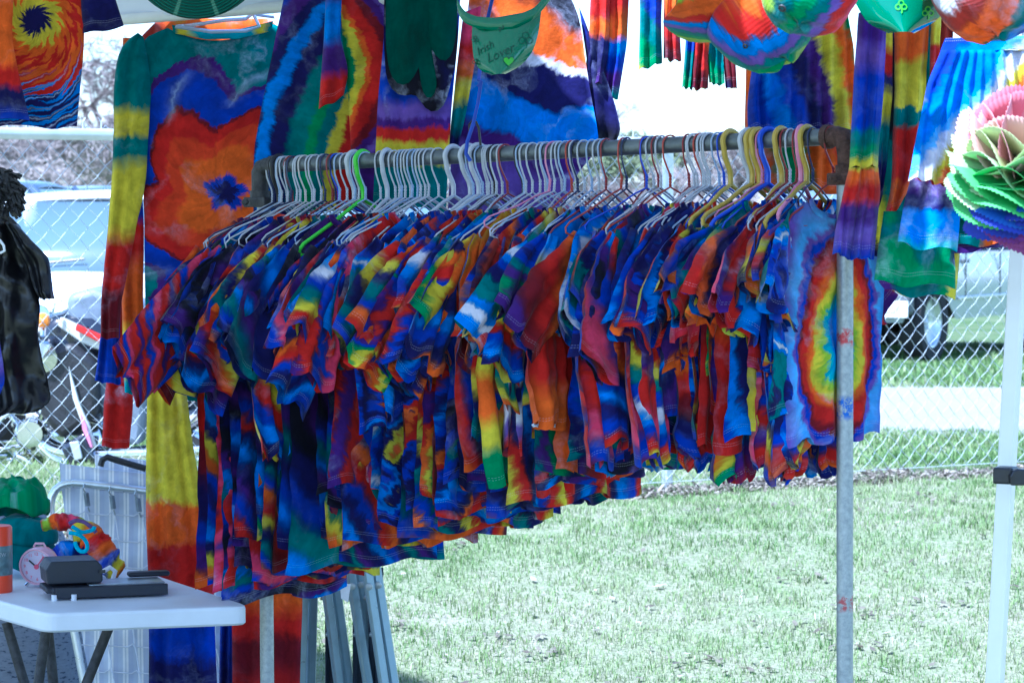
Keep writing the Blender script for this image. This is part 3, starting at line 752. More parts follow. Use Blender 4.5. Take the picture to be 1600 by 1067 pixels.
# ------------------------------------------------------------------ dyed garments
PALS = [
 (('purple', 'royal', 'azure', 'teal', 'yellow', 'orange', 'red'), 'rainbow'),
 (('navy', 'royal', 'azure', 'turquoise', 'royal', 'purple'), 'deep blue and purple'),
 (('royal', 'azure', 'navy', 'royal', 'red', 'orange', 'navy'), 'royal blue and orange'),
 (('red', 'orange', 'yellow', 'green', 'royal', 'purple'), 'red, yellow and blue'),
 (('teal', 'azure', 'white', 'azure', 'royal', 'navy', 'teal'), 'teal, azure and white'),
 (('orange', 'red', 'maroon', 'navy', 'royal', 'purple'), 'orange and maroon'),
 (('purple', 'navy', 'royal', 'orange', 'red', 'maroon'), 'purple, orange and maroon'),
 (('red', 'orange', 'yellow', 'red', 'maroon', 'navy', 'royal'), 'red, yellow and navy'),
 (('navy', 'teal', 'royal', 'orange', 'red', 'yellow'), 'navy, orange and yellow'),
 (('azure', 'navy', 'sky', 'royal', 'red', 'purple'), 'bright blue and red'),
 (('royal', 'purple', 'red', 'orange', 'royal'), 'blue, purple and red'),
 (('teal', 'royal', 'navy', 'green', 'purple'), 'teal and navy'),
 (('yellow', 'red', 'royal', 'azure', 'navy', 'red'), 'yellow, red and blue'),
 (('red', 'pink', 'royal', 'red', 'purple'), 'pink and red'),
 (('black', 'royal', 'azure', 'navy', 'purple'), 'black and blue'),
 (('rust', 'red', 'orange', 'royal', 'teal', 'navy'), 'rust red and teal'),
 (('navy', 'royal', 'azure', 'navy', 'purple', 'teal'), 'inky blue and teal'),
 (('royal', 'azure', 'navy', 'yellow', 'orange', 'royal', 'navy'), 'bright blue with yellow'),
 (('navy', 'purple', 'royal', 'red', 'navy', 'azure'), 'ink blue and crimson'),
 (('black', 'navy', 'royal', 'teal', 'azure', 'purple'), 'near black and blue'),
 (('royal', 'white', 'azure', 'royal', 'red', 'yellow', 'teal'), 'royal blue, white and red'),
]
KINDS = ['stripe', 'spiral', 'ring', 'stripe', 'blot', 'vee', 'spiral', 'stripe']
NG = 106
g = random.Random(42)
slots = [];
# the hooks sit in uneven bunches along the rail
tt = 0; raw = []
for i in range(NG):
    raw.append(tt); tt += g.choice([.3, .4, .5, .7, 1.0, 1.2, .6, 2.4 if g.random() < .5 else 1.0])
raw = [r_ / raw[-1] for r_ in raw]
gapfix = lambda t: t
tpos = [.02 + .965 * gapfix(r_) for r_ in raw]
def lerp_tab(tab, t):
    for (a, va), (b, vb) in zip(tab, tab[1:]):
        if t <= b: return va + (vb - va) * max(0, (t - a)) / (b - a)
    return tab[-1][1]
LEN = [(0, .84), (.12, .84), (.3, .75), (.45, .69), (.6, .60), (.78, .53), (.85, .49), (1, .47)]
SHW = [(0, .225), (.4, .215), (.65, .18), (.8, .15), (1, .145)]
pxof = lambda t: 412 + t * 904 * 780 / (780 * t + 650 * (1 - t)) if False else None
def pix(t):
    q = PL + PD * (PLEN * t) - CAM; return 800 + F * q.dot(RT) / q.dot(FW)
special = [(434, 'black', 1), (462, 'navy', 0), (474, 'cream', 0), (520, 'dark red', 0), (529, 'blue', 0), (553, 'white', 1), (566, 'lime green', 1), (601, 'white', 1), (700, 'white', 1), (712, 'white', 1), (748, 'white', 1),
           (800, 'dark red', 0), (860, 'pink', 0), (893, 'red', 0), (900, 'navy', 0), (962, 'red', 0), (986, 'navy', 0), (1012, 'blue', 0), (1025, 'dark red', 0), (1050, 'red', 0), (1093, 'red', 0), (1137, 'mustard yellow', 1), (1143, 'blue', 0), (1150, 'white', 1), (1160, 'mustard yellow', 1), (1168, 'mustard yellow', 1),
           (1180, 'pink', 0), (1196, 'blue', 0), (1207, 'blue', 1), (1224, 'mustard yellow', 1), (1246, 'dark red', 0), (1254, 'pink', 1), (1263, 'mustard yellow', 1)]
hcol = {}
for px_, c_, th_ in special:
    k = min((i for i in range(NG) if i not in hcol), key=lambda i: abs(pix(tpos[i]) - px_)); hcol[k] = (c_, th_)
for i in range(NG):
    if i not in hcol:
        u_ = g.random(); t_ = tpos[i]
        hcol[i] = ('pale blue' if u_ < .14 else 'navy' if u_ < .22 else 'black' if u_ < .27 and t_ < .6 else 'dark red' if u_ < .31 else 'white', 0)
# garments told apart by hand: index by photo x of the hook -> (kind of garment, material, label words)
ordn = lambda n: '%d%s' % (n, 'th' if 10 <= n % 100 <= 20 else {1: 'st', 2: 'nd', 3: 'rd'}.get(n % 10, 'th'))
protoH = {}
def get_hanger(half, drop, plastic, cname):
    key = (round(half, 2), plastic)
    if key not in protoH: 
        e = make_hanger(half, drop, .0046 if plastic else .0020, plastic, HM[cname]); protoH[key] = e; first = e
    else:
        first = copy_tree(protoH[key])
    for ch in [o for o in bpy.data.objects if o.parent == first]:
        ch.material_slots[0].link = 'OBJECT'; ch.material_slots[0].material = HM[cname]
    return first
COLL = {}
def rack_frame(Q, yaw):
    ax = Vector((math.cos(yaw), math.sin(yaw), 0)); nr = Vector((math.sin(yaw), -math.cos(yaw), 0))
    return lambda a, b, c: ax * a + Vector((0, 0, b)) + nr * c
NECK = -.130
def tee(e, m, w, Ln, sl, phi, seed, g, kind='tee', m2=None, cuff=None, lcurl=.03, long_len=.5, ruffle=None, legs=0):
    fr = rack_frame(None, 0)          # local: x across, -y toward viewer, z up
    nk = w * .52; sh = NECK - (w - nk) * .50 - .012
    wb = w * g.uniform(1.0, 1.16); fold = g.uniform(.82, 1.0)
    b = MB()
    Lp = [(-nk, NECK), (-w, sh), (-w * 1.03, sh - .2 * w / .22), (-wb * fold, NECK - Ln * .62), (-wb * fold * g.uniform(.97, 1.1), NECK - Ln)]
    Rp = [(-p[0] * g.uniform(.95, 1.05), p[1] + (g.uniform(-.01, .01) if k > 1 else 0)) for k, p in enumerate(Lp)]
    cloth(b, Lp, Rp, fr, nu=24, nv=30, folds=g.uniform(1.6, 3.6), amp=.014, thick=.008, seed=seed, top=.15, crumple=.0050, sag=.035, hemwave=.010)
    b.build('body', m, e)
    for sg in (-1, 1):
        S = Vector((sg * w * .985, sh + .008)); ph = R(phi + g.uniform(-5, 5)); D = Vector((sg * math.cos(ph), -math.sin(ph))); cw = w * (g.uniform(.55, .78) if kind != 'long' else .4)
        inn = Vector((-sg * math.sin(ph), -math.cos(ph)))
        A = Vector((sg * w * 1.0, sh - w * .86))
        if kind == 'long':
            O = S + Vector((sg * .05, -.10)); O2 = S + Vector((sg * .075, -long_len * .6)); O3 = S + Vector((sg * .06, -long_len)); I3 = O3 + Vector((-sg * .085, -.006)); I2 = O2 + Vector((-sg * .11, 0))
            po = [S, O, O2, O3]; pi_ = [S + Vector((-sg * .03, -.02)), A + Vector((0, .05)), I2, I3]
        else:
            O = S + D * sl; bend = S + D * sl * .5 + Vector((sg * .012, .018))
            I = O + inn * cw * .95; po = [S, bend, O]; pi_ = [S + Vector((-sg * .02, -.03)), A, I]
        mb = MB(); a, c_ = (po, pi_) if sg < 0 else (pi_, po)
        kc = g.uniform(-.6, 1.6) * lcurl
        cloth(mb, [(p.x, p.y) for p in a], [(p.x, p.y) for p in c_], fr, nu=13, nv=18, folds=g.uniform(.8, 2.6), amp=.015, thick=.012, seed=seed + 50 + sg, top=.3, crumple=.0055, cc=.004, cend=kc, hemwave=.012)
        if ruffle and sg < 0:
            rl = resample([(O.x, O.y), (I.x, I.y)] if kind != 'long' else [(O3.x, O3.y), (I3.x, I3.y)], 44); rb = MB()
            rb.tube([Vector((q.x, -kc - .003 * math.sin(k_ * 1.9), q.y + .0022 * math.sin(k_ * 1.4))) for k_, q in enumerate(rl)] , .0021, 6); rb.build('ruffle_trim', ruffle, e)
        mb.build('sleeve', m2 or m, e)
    if legs:      # baby rompers: two bunched legs below the body
        for sg in (-1, 1):
            mb = MB(); x0_ = sg * wb * .45; hw_ = wb * .36; z0_ = NECK - Ln + .03; z1_ = z0_ - legs
            cloth(mb, [(x0_ - hw_, z0_), (x0_ - hw_ * .8, (z0_ + z1_) / 2), (x0_ - hw_ * 1.0, z1_ + .02), (x0_ - hw_ * .6, z1_)], [(x0_ + hw_, z0_), (x0_ + hw_ * .8, (z0_ + z1_) / 2), (x0_ + hw_ * 1.0, z1_ + .03), (x0_ + hw_ * .5, z1_ + .004)], fr, nu=16, nv=16, folds=2.4, amp=.014, thick=.018, seed=seed + 90 + sg, top=.6, crumple=.008, cc=.006, hemwave=.012)
            mb.build('leg', m2 or m, e)
    if kind != 'bare':
        # ribbed collar
        ring = []
        for k in range(25):
            a = k / 24 * math.pi; ring.append(((-math.cos(a)) * nk * 1.0, NECK + .004 - math.sin(a) * .045))
        mb = MB(); inner = [(x * .86, z + .012 * math.sin(k / 24 * math.pi) + .003) for k, (x, z) in enumerate(ring)]
        for (p, q) in zip(ring, inner):
            for pt, y in ((p, -.013), (q, -.011), (q, -.007), (p, -.009)):
                mb.v.append((pt[0], y - .003, pt[1])); mb.pat.append((pt[0], pt[1])); mb.edge.append((0, .5))
        for k in range(24):
            for j in range(4): a0 = k * 4; mb.f.append((a0 + j, a0 + (j + 1) % 4, a0 + 4 + (j + 1) % 4, a0 + 4 + j))
        mb.build('collar', m, e)
RUF = [mat('ruffle_thread_' + str(k), c_, .7, 0, .2, 80) for k, c_ in enumerate([(.55, .60, .75), (.10, .35, .55), (.60, .55, .15)])]
HEROES = {}
def hero_at(px_, **kw):
    k = min((i for i in range(NG) if i not in HEROES), key=lambda i: abs(pix(tpos[i]) - px_)); HEROES[k] = kw
# long hanging sleeves and plain marked bodies that stand out in the photograph
HB = lambda a, *b: a
hero_at(425, label='navy and blue tie-dye T-shirt, leftmost on the rack, orange sleeve cuff', pal=('navy', 'royal', 'royal', 'maroon', 'orange'), kind='stripe', posz=(-.1, -.30, -.36, -.42, -.46, -.9), phi=44, sl=.30, dirx=.0)
hero_at(440, label='T-shirt with a red and yellow sleeve and teal shoulder near the left end', pal=('teal', 'teal', 'white', 'yellow', 'red', 'orange'), kind='stripe', posz=(-.05, -.2, -.29, -.31, -.35, -.43, -.46), phi=47, sl=.29)
hero_at(640, label='rust brown and navy tie-dye T-shirt with an orange shoulder, left of centre', pal=('rust', 'orange', 'rust', 'navy', 'purple'), kind='blot', pos=None, phi=55)
hero_at(905, label='white long-sleeved shirt with red splashes, navy marbling and a red cuff', pal=('purple', 'teal', 'white', 'white', 'navy', 'white', 'violet', 'red'), kind='stripe', posz=(-.1, -.20, -.30, -.38, -.50, -.53, -.58, -.61, -.68), typ='long', ll=.47, cl=-.25, lilac=True)
hero_at(875, label='long-sleeved shirt banded teal, yellow, orange and teal down its hanging sleeve', pal=('purple', 'azure', 'white', 'green', 'yellow', 'orange', 'yellow', 'green'), kind='stripe', posz=(-.1, -.24, -.34, -.36, -.44, -.47, -.58, -.62, -.75), typ='long', ll=.53)
hero_at(960, label='long-sleeved shirt with a yellow sleeve turning red, edged with a white ruffle', pal=('azure', 'azure', 'yellow', 'red', 'orange'), kind='stripe', posz=(-.1, -.16, -.22, -.38, -.5, -.6), typ='long', ll=.40)
hero_at(560, label='pink, white and crimson T-shirt body hanging in the left half of the rack', pal=('pink', 'white', 'red', 'pink', 'white', 'red'), kind='blot', phi=60, Lm=.9)
hero_at(1195, label='T-shirt with a yellow sleeve dipped in orange at the cuff, second tier of baby clothes', pal=('teal', 'yellow', 'yellow', 'orange', 'red'), kind='stripe', posz=(-.1, -.2, -.26, -.34, -.38, -.6), phi=56, sl=.2)
hero_at(1215, label='little shirt with a pink, magenta and lime striped sleeve cuff', pal=('purple', 'violet', 'pink', 'red', 'pink', 'lime', 'yellow'), kind='stripe', posz=(-.1, -.24, -.28, -.31, -.33, -.35, -.37, -.5), phi=70, sl=.22)
hero_at(1172, label='little shirt whose sleeve runs from grey green to blue, white and pink', pal=('teal', 'navy', 'teal', 'royal', 'white', 'pink', 'red'), kind='stripe', posz=(-.1, -.2, -.26, -.31, -.33, -.355, -.38, -.5), phi=72, sl=.25)
hero_at(1300, label='child sized top with lilac and white shoulders hanging second from the right end', pal=('white', 'lilac', 'violet', 'azure', 'white'), kind='blot', phi=52, sl=.13, w=.13)
for i in range(NG):
    t = tpos[i]; Q = PL + PD * (PLEN * t)
    yaw = PY + R(90) + R(g.gauss(0, 5)) - R(3)
    last = i == NG - 1
    ho = HEROES.get(i, {})
    sz = g.choice([.84, .9, .94, .98, 1.02, 1.06, 1.1, 1.16]); w = lerp_tab(SHW, t) * sz * .98; Ln = lerp_tab(LEN, t) * g.uniform(.80, 1.03) * (.9 + .1 * sz) * ho.get('Lm', 1)
    if i < 9: w = .205 + .02 * (i % 3); Ln = [.80, .86, .80, .88, .84, .9, .82, .87, .85][i]
    w = ho.get('w', w)
    sl = ho.get('sl', w * g.uniform(1.05, 1.6)); phi = ho.get('phi', g.uniform(36, 62) + (12 if g.random() < .3 else 0))
    cname, plastic = hcol[i]
    if last: yaw = R(32); w = .128; Ln = .485; sl = .10; phi = 55
    half = min(.215, max(.12, w * .93))
    h = get_hanger(half, half * .46, plastic, cname); h.location = Q; h.rotation_euler = (0, R(g.gauss(0, 2.5)), yaw + R(g.gauss(0, 6)))
    pal, words = PALS[g.randrange(len(PALS))]
    kd = KINDS[g.randrange(len(KINDS))]
    typ = ho.get('typ') or ('long' if g.random() < .12 and .1 < t < .9 else 'tee')
    fr_ = g.uniform(2.6, 6.0)
    if ho:
        hp = ho['pal']
        if ho.get('posz'): m = tiedye('dyed_cotton', 'stripe', hp, pos=tuple(reversed(ho['posz'])) if False else ho['posz'], veins=.3, seed=i * 1.7, warp=.02, rot=0, soft=.2)
        else: m = tiedye('dyed_cotton', ho['kind'], hp, freq=3, veins=.8, seed=i * 1.7, warp=.05)
        lab = ho['label']
    elif last:
        m = None; lab = ''
    else:
        m = tiedye('dyed_cotton', kd, pal, freq=fr_ * (1.0 if kd != 'blot' else 1.4), rot=(R(90) + R(g.gauss(0, 28)) + (math.pi if g.random() < .5 else 0)) if g.random() < .62 else g.uniform(0, 6.28), center=(g.uniform(-.15, .15), g.uniform(-.5, -.3)), warp=g.uniform(.012, .030), veins=g.choice([.1, .2, .5]), wscale=g.uniform(7, 13), streak=g.uniform(.03, .12), seed=i * 1.7, off=g.random(), arms=g.choice([1, 2, 3]), curve=g.uniform(-2, 4), soft=g.uniform(.20, .42))
        size = "adult" if t < .45 else "youth" if t < .75 else "small child's"
        gname = {'tee': 'T-shirt', 'long': 'long-sleeved shirt'}[typ]
        lab = f"{words} tie-dye {gname}, {ordn(i + 1)} on the rack from the left"
    if last:
        w = .128
        m = tiedye('dyed_baby_shirt', 'ring', ('azure', 'turquoise', 'lime', 'yellow', 'orange', 'red', 'maroon', 'royal', 'violet', 'sky', 'violet'), pos=(0, .065, .085, .105, .135, .16, .20, .215, .235, .25, .28, .5), center=(.012, -.40), aniso=2.3, warp=.035, veins=.4, streak=.05, seed=3, soft=.3)
        lab = 'baby shirt ringed in red, yellow and turquoise at the rack right end'
    e = empty('tie_dye_shirt', Q, yaw); tag(e, lab, 'shirt', 'tie-dye shirts hanging on the rack')
    tag(h, f"{cname} {'plastic tube' if plastic else 'coated wire'} hanger, {ordn(i + 1)} from the left end, on the rack pipe", 'hanger', 'hangers crowded on the rack pipe')
    ruf = RUF[0] if 'ruffle' in lab or 'lilac and white' in lab else None
    lg_ = 0
    if 1105 < pix(t) < 1262 and i % 3 != 2 and not ho: Ln = .34; lg_ = g.uniform(.20, .27); w *= .95; 
    tee(e, m, w, Ln, sl, phi, i * 7 + 3, g, typ, long_len=ho.get('ll', g.uniform(.36, .5)), ruffle=ruf, legs=lg_)
    if last:
        pass
# ================================================================== garments hanging behind the rack
def td(name, kind, pal, **k): return tiedye(name, kind, pal, **k)
def pxpos(y0, s, *ys): return tuple((y0 - y) / s for y in ys)
BG = 'garments hung from the tent bar behind the rack'

# --- short sleeved spiral shirt at the top left corner
s = 640; x0, y0 = 55, 32
m1 = td('dyed_spiral_cotton', 'petal', ('navy', 'yellow', 'orange', 'red', 'orange', 'red', 'azure', 'navy', 'azure', 'navy', 'purple'), pos=(0, .035, .06, .085, .11, .135, .165, .18, .21, .235, .28, .5), arms=8, lobe=.28, twist=16, warp=.02, veins=.3, seed=2, spokes=(8, .12, .35), soft=.12)
m1b = td('dyed_cuff_cotton', 'stripe', ('navy', 'purple', 'teal', 'teal', 'yellow', 'yellow'), pos=(-.3, .12, .155, .20, .21, .27, .4), rot=R(-115), warp=.02, veins=.1, seed=4)
hero('spiral_shirt', 'tie-dye T-shirt with a red and yellow spiral hanging at the top left corner', 'shirt', s, [
    ('body', [(-80, -70), (-78, 60), (-70, 195)], [(126, -70), (134, 30), (130, 100), (121, 200)], m1, dict(folds=2.2, amp=.014, thick=.016, crumple=.004, top=.6)),
    ('sleeve', [(118, -60), (126, -20), (131, 54)], [(165, -60), (180, -5), (195, 42)], m1b, dict(folds=1, amp=.008, thick=.02, cc=.01, nu=12, top=.5, hemwave=.0))], org=(x0, y0), group=BG)
m = td('dyed_front_edge', 'stripe', ('orange', 'orange', 'red', 'navy', 'royal'), pos=pxpos(y0, s, -80, 60, 100, 130, 165, 230), warp=.03, veins=.2, seed=8)
hero('orange_shirt', 'orange and navy shirt edge hanging in front of the spiral shirt at the far left', 'shirt', 655, [
    ('body', [(-90, -70), (-88, 190)], [(24, -70), (18, 60), (30, 120), (46, 188)], m, dict(folds=1.5, amp=.012, thick=.014, top=.6))], org=(x0, y0), group=BG, cc=.03)

# --- three long sleeved shirts one behind the other, the front one with a red flower on blue
def lss(s, dx, mb_, ms, label, name, sleeves, cc, collar=None, body=True, org=(352, 262)):
    parts = []
    if body:
        parts.append(('body', [(262 + dx, 44), (216 + dx, 62), (222 + dx, 190), (226 + dx, 400), (230 + dx, 625)], [(424 + dx, 36), (470 + dx, 60), (480 + dx, 190), (482 + dx, 400), (478 + dx, 625)], mb_, dict(folds=1.4, amp=.006, thick=.012, crumple=.003, nu=30, nv=36, top=.4, sag=.04)))
    for L_, R_, mm in sleeves: parts.append(('sleeve', L_, R_, mm, dict(folds=1.6, amp=.012, thick=.02, nu=14, nv=30, crumple=.006, top=.4, cc=.012, hemwave=.0)))
    if collar: parts.append(('collar', collar[0], collar[1], collar[2], dict(folds=0, amp=0, thick=.004, nu=24, nv=3, crumple=.001, cc=.018)))
    return hero(name, label, 'shirt', s, parts, group=BG, org=org)
s = 600; org = (355, 300)
mfl, t, bb = None, None, None
C['fred'] = (.66, .05, .012)
flower = td('dyed_flower_cotton', 'petal', ('navy', 'royal', 'orange', 'fred', 'red', 'maroon', 'royal', 'royal', 'royal', 'purple', 'teal', 'teal'), pos=(0, .03, .042, .12, .165, .215, .223, .26, .28, .30, .325, .36, .62), arms=2.5, lobe=.36, twist=3, warp=.022, veins=.35, seed=6.4, spokes=(5, .235, .32), soft=.10, aniso=1.0, fine=.008, rot=R(12))
sl1 = td('dyed_sleeve', 'stripe', ('teal', 'teal', 'yellow', 'teal', 'yellow', 'red', 'maroon', 'maroon'), pos=pxpos(300, s, 30, 90, 175, 215, 250, 372, 455, 500, 560), warp=.03, veins=.2, seed=3, soft=.15)
sl2 = td('dyed_sleeve_two', 'stripe', ('azure', 'royal', 'red', 'orange', 'yellow', 'yellow', 'turquoise'), pos=pxpos(300, s, 200, 275, 350, 400, 520, 560, 597, 640), warp=.02, veins=.1, seed=5, soft=.15)
colm = td('dyed_collar', 'stripe', ('teal', 'yellow', 'turquoise', 'turquoise', 'yellow', 'teal'), pos=(-.15, -.125, -.10, 0, .075, .1, .14), rot=R(90), warp=.01, veins=.1, seed=1)
lss(s, 0, flower, sl1, 'long-sleeved tie-dye shirt with a big red flower on royal blue', 'flower_shirt', [
    ([(216, 52), (186, 72), (179, 130), (178, 250), (166, 400), (158, 480), (158, 527)], [(226, 60), (238, 130), (228, 300), (215, 345), (202, 420), (190, 470), (186, 527)], sl1)], 0,
    collar=([(270, 40), (300, 52), (352, 60), (400, 52), (428, 34)], [(272, 53), (300, 67), (352, 75), (400, 67), (424, 50)], colm), org=org)
sl2e = hero('rainbow_long_sleeve', 'sleeve side of a long-sleeved shirt with an orange forearm and turquoise cuff', 'shirt', 585, [
    ('body', [(272, 30), (240, 48), (250, 300), (250, 590)], [(420, 30), (455, 48), (450, 300), (450, 590)], td('dyed_back_cotton', 'blot', ('orange', 'yellow', 'red', 'lime'), freq=2, veins=.5, seed=1), dict(folds=1.4, amp=.005, thick=.008, top=.4)),
    ('sleeve', [(192, 262), (196, 330), (193, 420), (196, 545), (199, 612)], [(222, 262), (229, 340), (228, 480), (230, 560), (224, 614)], sl2, dict(folds=1.2, amp=.012, thick=.02, nu=14, nv=30, cc=.05, hemwave=0))], org=(355, 300), group=BG)
hero('blue_cuff_shirt', 'long-sleeved shirt showing only a flared royal blue cuff behind the flower shirt', 'shirt', 575, [
    ('body', [(262, 22), (206, 60), (250, 300), (250, 590)], [(300, 22), (300, 60), (440, 300), (440, 590)], td('dyed_orange_cotton', 'blot', ('rust', 'orange', 'red', 'yellow'), freq=2, veins=.5, seed=5), dict(folds=1, amp=.004, thick=.006, top=.4)),
    ('sleeve', [(192, 60), (180, 300), (160, 500), (148, 595)], [(222, 60), (215, 300), (186, 500), (190, 601)], td('dyed_blue_cuff', 'stripe', ('orange', 'red', 'royal', 'royal'), pos=pxpos(300, 575, 60, 300, 500, 560, 640), veins=.1, seed=2), dict(folds=2, amp=.014, thick=.016, nu=14, nv=24, hemwave=0))], org=(355, 300), group=BG)
hero('rust_sleeve_shirt', 'long-sleeved shirt showing a rust red cuff with white flecks below the others', 'shirt', 562, [
    ('body', [(240, 60), (240, 500)], [(420, 60), (420, 500)], M['nylon'], dict(folds=1, amp=.004, thick=.004, top=.4)),
    ('sleeve', [(182, 300), (170, 560), (168, 585), (160, 638), (163, 645), (159, 697)], [(215, 300), (208, 560), (206, 580), (210, 640), (207, 648), (203, 701)], td('dyed_rust', 'stripe', ('rust', 'rust', 'red'), pos=(.5, 0, -.4, -.9), veins=1.2, seed=12), dict(folds=1.3, amp=.012, thick=.024, nu=14, nv=30, hemwave=0))], org=(355, 300), group=BG)
# clear plastic hanger at the collar and the flower shirt's own hanger
def wire(name, label, pts, r, m, s, cat='hanger', group=None):
    e = empty(name, P(pts[0][0], pts[0][1], s)); tag(e, label, cat, group)
    MB().tube([P(x, y, s + (q[0] if q else 0)) for x, y, *q in pts], r, 8).build('wire', m, e, inv=Matrix.Translation(e.location).inverted()); return e
M['clear'] = mat('clear_plastic', (.62, .68, .80), .12, 0, .05, 10, trans=.5)
wire('clear_hanger', 'clear plastic hanger in the collar of the flower shirt', [(385, -30), (385, 0), (398, 20), (384, 30), (352, 32), (300, 40), (274, 42), (330, 50), (384, 49), (405, 42), (392, 14)], .005, M['clear'], 606)
wire('light_blue_hanger', 'light blue plastic hanger above the flower shirt collar', [(372, -20), (372, 2), (400, 8), (424, 14), (428, 26), (400, 22), (370, 12)], .007, HM['pale blue'], 590)

# --- the long dress pieces that reach the ground behind the rack's left end
s = 610
dr = td('dyed_long_dress', 'stripe', ('teal', 'yellow', 'yellow', 'yellow', 'orange', 'red', 'red', 'navy', 'royal', 'navy'), pos=pxpos(600, s, 520, 600, 640, 740, 782, 850, 905, 945, 960, 1020, 1200), warp=.028, veins=.15, seed=9, soft=.1, wscale=16, aniso=1)
hero('long_dress', 'long tie-dye dress, yellow to orange to red to navy, reaching below the table edge', 'dress', s, [
    ('skirt', [(232, 560), (228, 700), (228, 800), (232, 900), (233, 1000), (233, 1100)], [(285, 560), (302, 700), (322, 800), (334, 920), (336, 1000), (340, 1100)], dr, dict(folds=2.4, amp=.014, thick=.02, nu=26, nv=40, crumple=.003, top=.6))], org=(280, 600), group=BG)
hero('red_cloth', 'plain orange-red cloth panel hanging beside the left rack post', 'dress', 590, [
    ('skirt', [(352, 700), (362, 900), (364, 1100)], [(468, 700), (474, 900), (468, 1100)], td('dyed_red_panel', 'stripe', ('red', 'orange', 'red', 'maroon', 'red'), pos=pxpos(600, 590, 650, 850, 960, 990, 1050, 1200), warp=.05, veins=.1, seed=11), dict(folds=2.2, amp=.014, thick=.02, nu=26, nv=30, top=.6))], org=(410, 600), group=BG)
hero('narrow_cloth', 'narrow navy cloth hanging between the long dress and the red panel', 'dress', 580, [
    ('skirt', [(336, 700), (346, 900), (342, 1100)], [(372, 700), (368, 900), (366, 1100)], td('dyed_navy_panel', 'stripe', ('navy', 'royal', 'navy'), pos=(0, -.4, -.7, -1.2), seed=12, veins=.2), dict(folds=1.2, amp=.012, thick=.02, top=.6))], org=(355, 600), group=BG)

# --- top middle
s = 636
diag = td('dyed_diagonal_cotton', 'stripe', ('royal', 'purple', 'navy', 'azure', 'navy', 'teal', 'green', 'teal', 'yellow', 'red', 'maroon', 'maroon'), pos=(.26, .17, .13, .10, .065, .02, -.025, -.05, -.08, -.11, -.15, -.19, -.4), rot=R(-70), curve=.9, warp=.018, veins=.15, seed=14, center=(0, -.1), soft=.15)
hero('diagonal_shirt', 'shirt with curved green, navy and azure bands hanging above the rack left end', 'shirt', s, [
    ('body', [(455, -60), (430, 60), (410, 160), (396, 236), (396, 335)], [(545, -60), (560, 60), (575, 180), (572, 250), (570, 330)], diag, dict(folds=1.6, amp=.010, thick=.02, top=.5, nu=26))], org=(480, 100), group=BG)
s = 622
band = td('dyed_banded_cotton', 'stripe', ('azure', 'teal', 'green', 'yellow', 'orange', 'red', 'maroon', 'purple', 'violet', 'purple'), pos=(-.10, -.045, .0, .02, .045, .055, .09, .115, .14, .17, .22), rot=R(90), curve=2.6, warp=.016, veins=.1, seed=17, center=(-.03, -.02), soft=.15)
hero('banded_shirt', 'shirt with upright yellow, red and purple bands beside the shamrock shirt', 'shirt', 648, [
    ('body', [(528, -60), (535, 60), (545, 160), (552, 335)], [(618, -60), (620, 60), (622, 160), (624, 335)], band, dict(folds=1.4, amp=.010, thick=.016, top=.5)),
    ('sleeve', [(512, -60), (508, 40), (502, 130), (499, 172)], [(538, -60), (532, 60), (546, 110), (538, 150)], td('dyed_band_sleeve', 'stripe', ('purple', 'azure', 'purple', 'red', 'red'), pos=pxpos(100, 616, -60, 0, 60, 110, 140, 200), rot=R(-12), warp=.02, veins=.1, seed=19), dict(folds=1, amp=.010, thick=.018, cc=.02, nu=12, hemwave=0))], org=(560, 100), group=BG)
# shamrock appliqué shirt
s = 662; org = (650, 100)
sh = td('dyed_shamrock_ground', 'stripe', ('royal', 'royal', 'violet', 'purple', 'red', 'yellow', 'yellow', 'teal'), pos=pxpos(100, s, -80, 100, 165, 188, 200, 222, 245, 256, 300), curve=-.6, warp=.02, veins=.5, seed=20, soft=.2)
shm = hero('shamrock_shirt', 'blue and red tie-dye shirt with a dark green shamrock above the rack', 'shirt', s, [
    ('body', [(606, -60), (600, 60), (590, 160), (583, 320)], [(722, -60), (716, 60), (706, 160), (696, 330)], sh, dict(folds=1.8, amp=.010, thick=.016, top=.5, nu=26))], org=org, group=BG)
def dyed_patch(name, colour, halo, pts, s, off, parent, th=.004):
    inv = Matrix.Translation(parent.location).inverted()
    ctr = Vector((sum(p[0] for p in pts) / len(pts), sum(p[1] for p in pts) / len(pts)))
    for k, (gr, m_, nm) in enumerate(((1.0, colour, 'shamrock_leaf'),)):
        mb = MB(); n = len(pts) * 3; ring = resample(list(pts) + [pts[0]], n)[:-1]
        c0 = Vector(ctr).to_3d(); N = 6
        for j in range(N + 1):
            for q in ring:
                p = c0.lerp(q, j / N); bulge = off - (j / N) ** 3 * th
                mb.v.append(tuple(P(p.x, p.y, s) + Vector((0, -bulge - .006 * math.sin(p.x * .12) , 0)))); mb.pat.append(((p.x - 650) / s, (100 - p.y) / s)); mb.edge.append((0, .4))
        for j in range(N):
            for i in range(n): a = j * n + i; b2 = j * n + (i + 1) % n; mb.f.append((a, b2, b2 + n, a + n))
        mb.build(nm, m_, parent, inv=inv)
C['bottle'] = (.001, .062, .048); C['bottle2'] = (.003, .09, .055)
dgreen = tiedye('dark_green_applique', 'blot', ('bottle', 'bottle', 'bottle2', 'bottle'), freq=1.2, veins=0, seed=30, stitch=False)
dgreen.node_tree.nodes['Principled BSDF'].inputs['Base Color'].default_value = (0, .1, .08, 1)
black_h = tiedye('dyed_black_edge', 'blot', ('black', 'navy', 'black', 'royal'), freq=2, veins=1.0, seed=31, stitch=False)
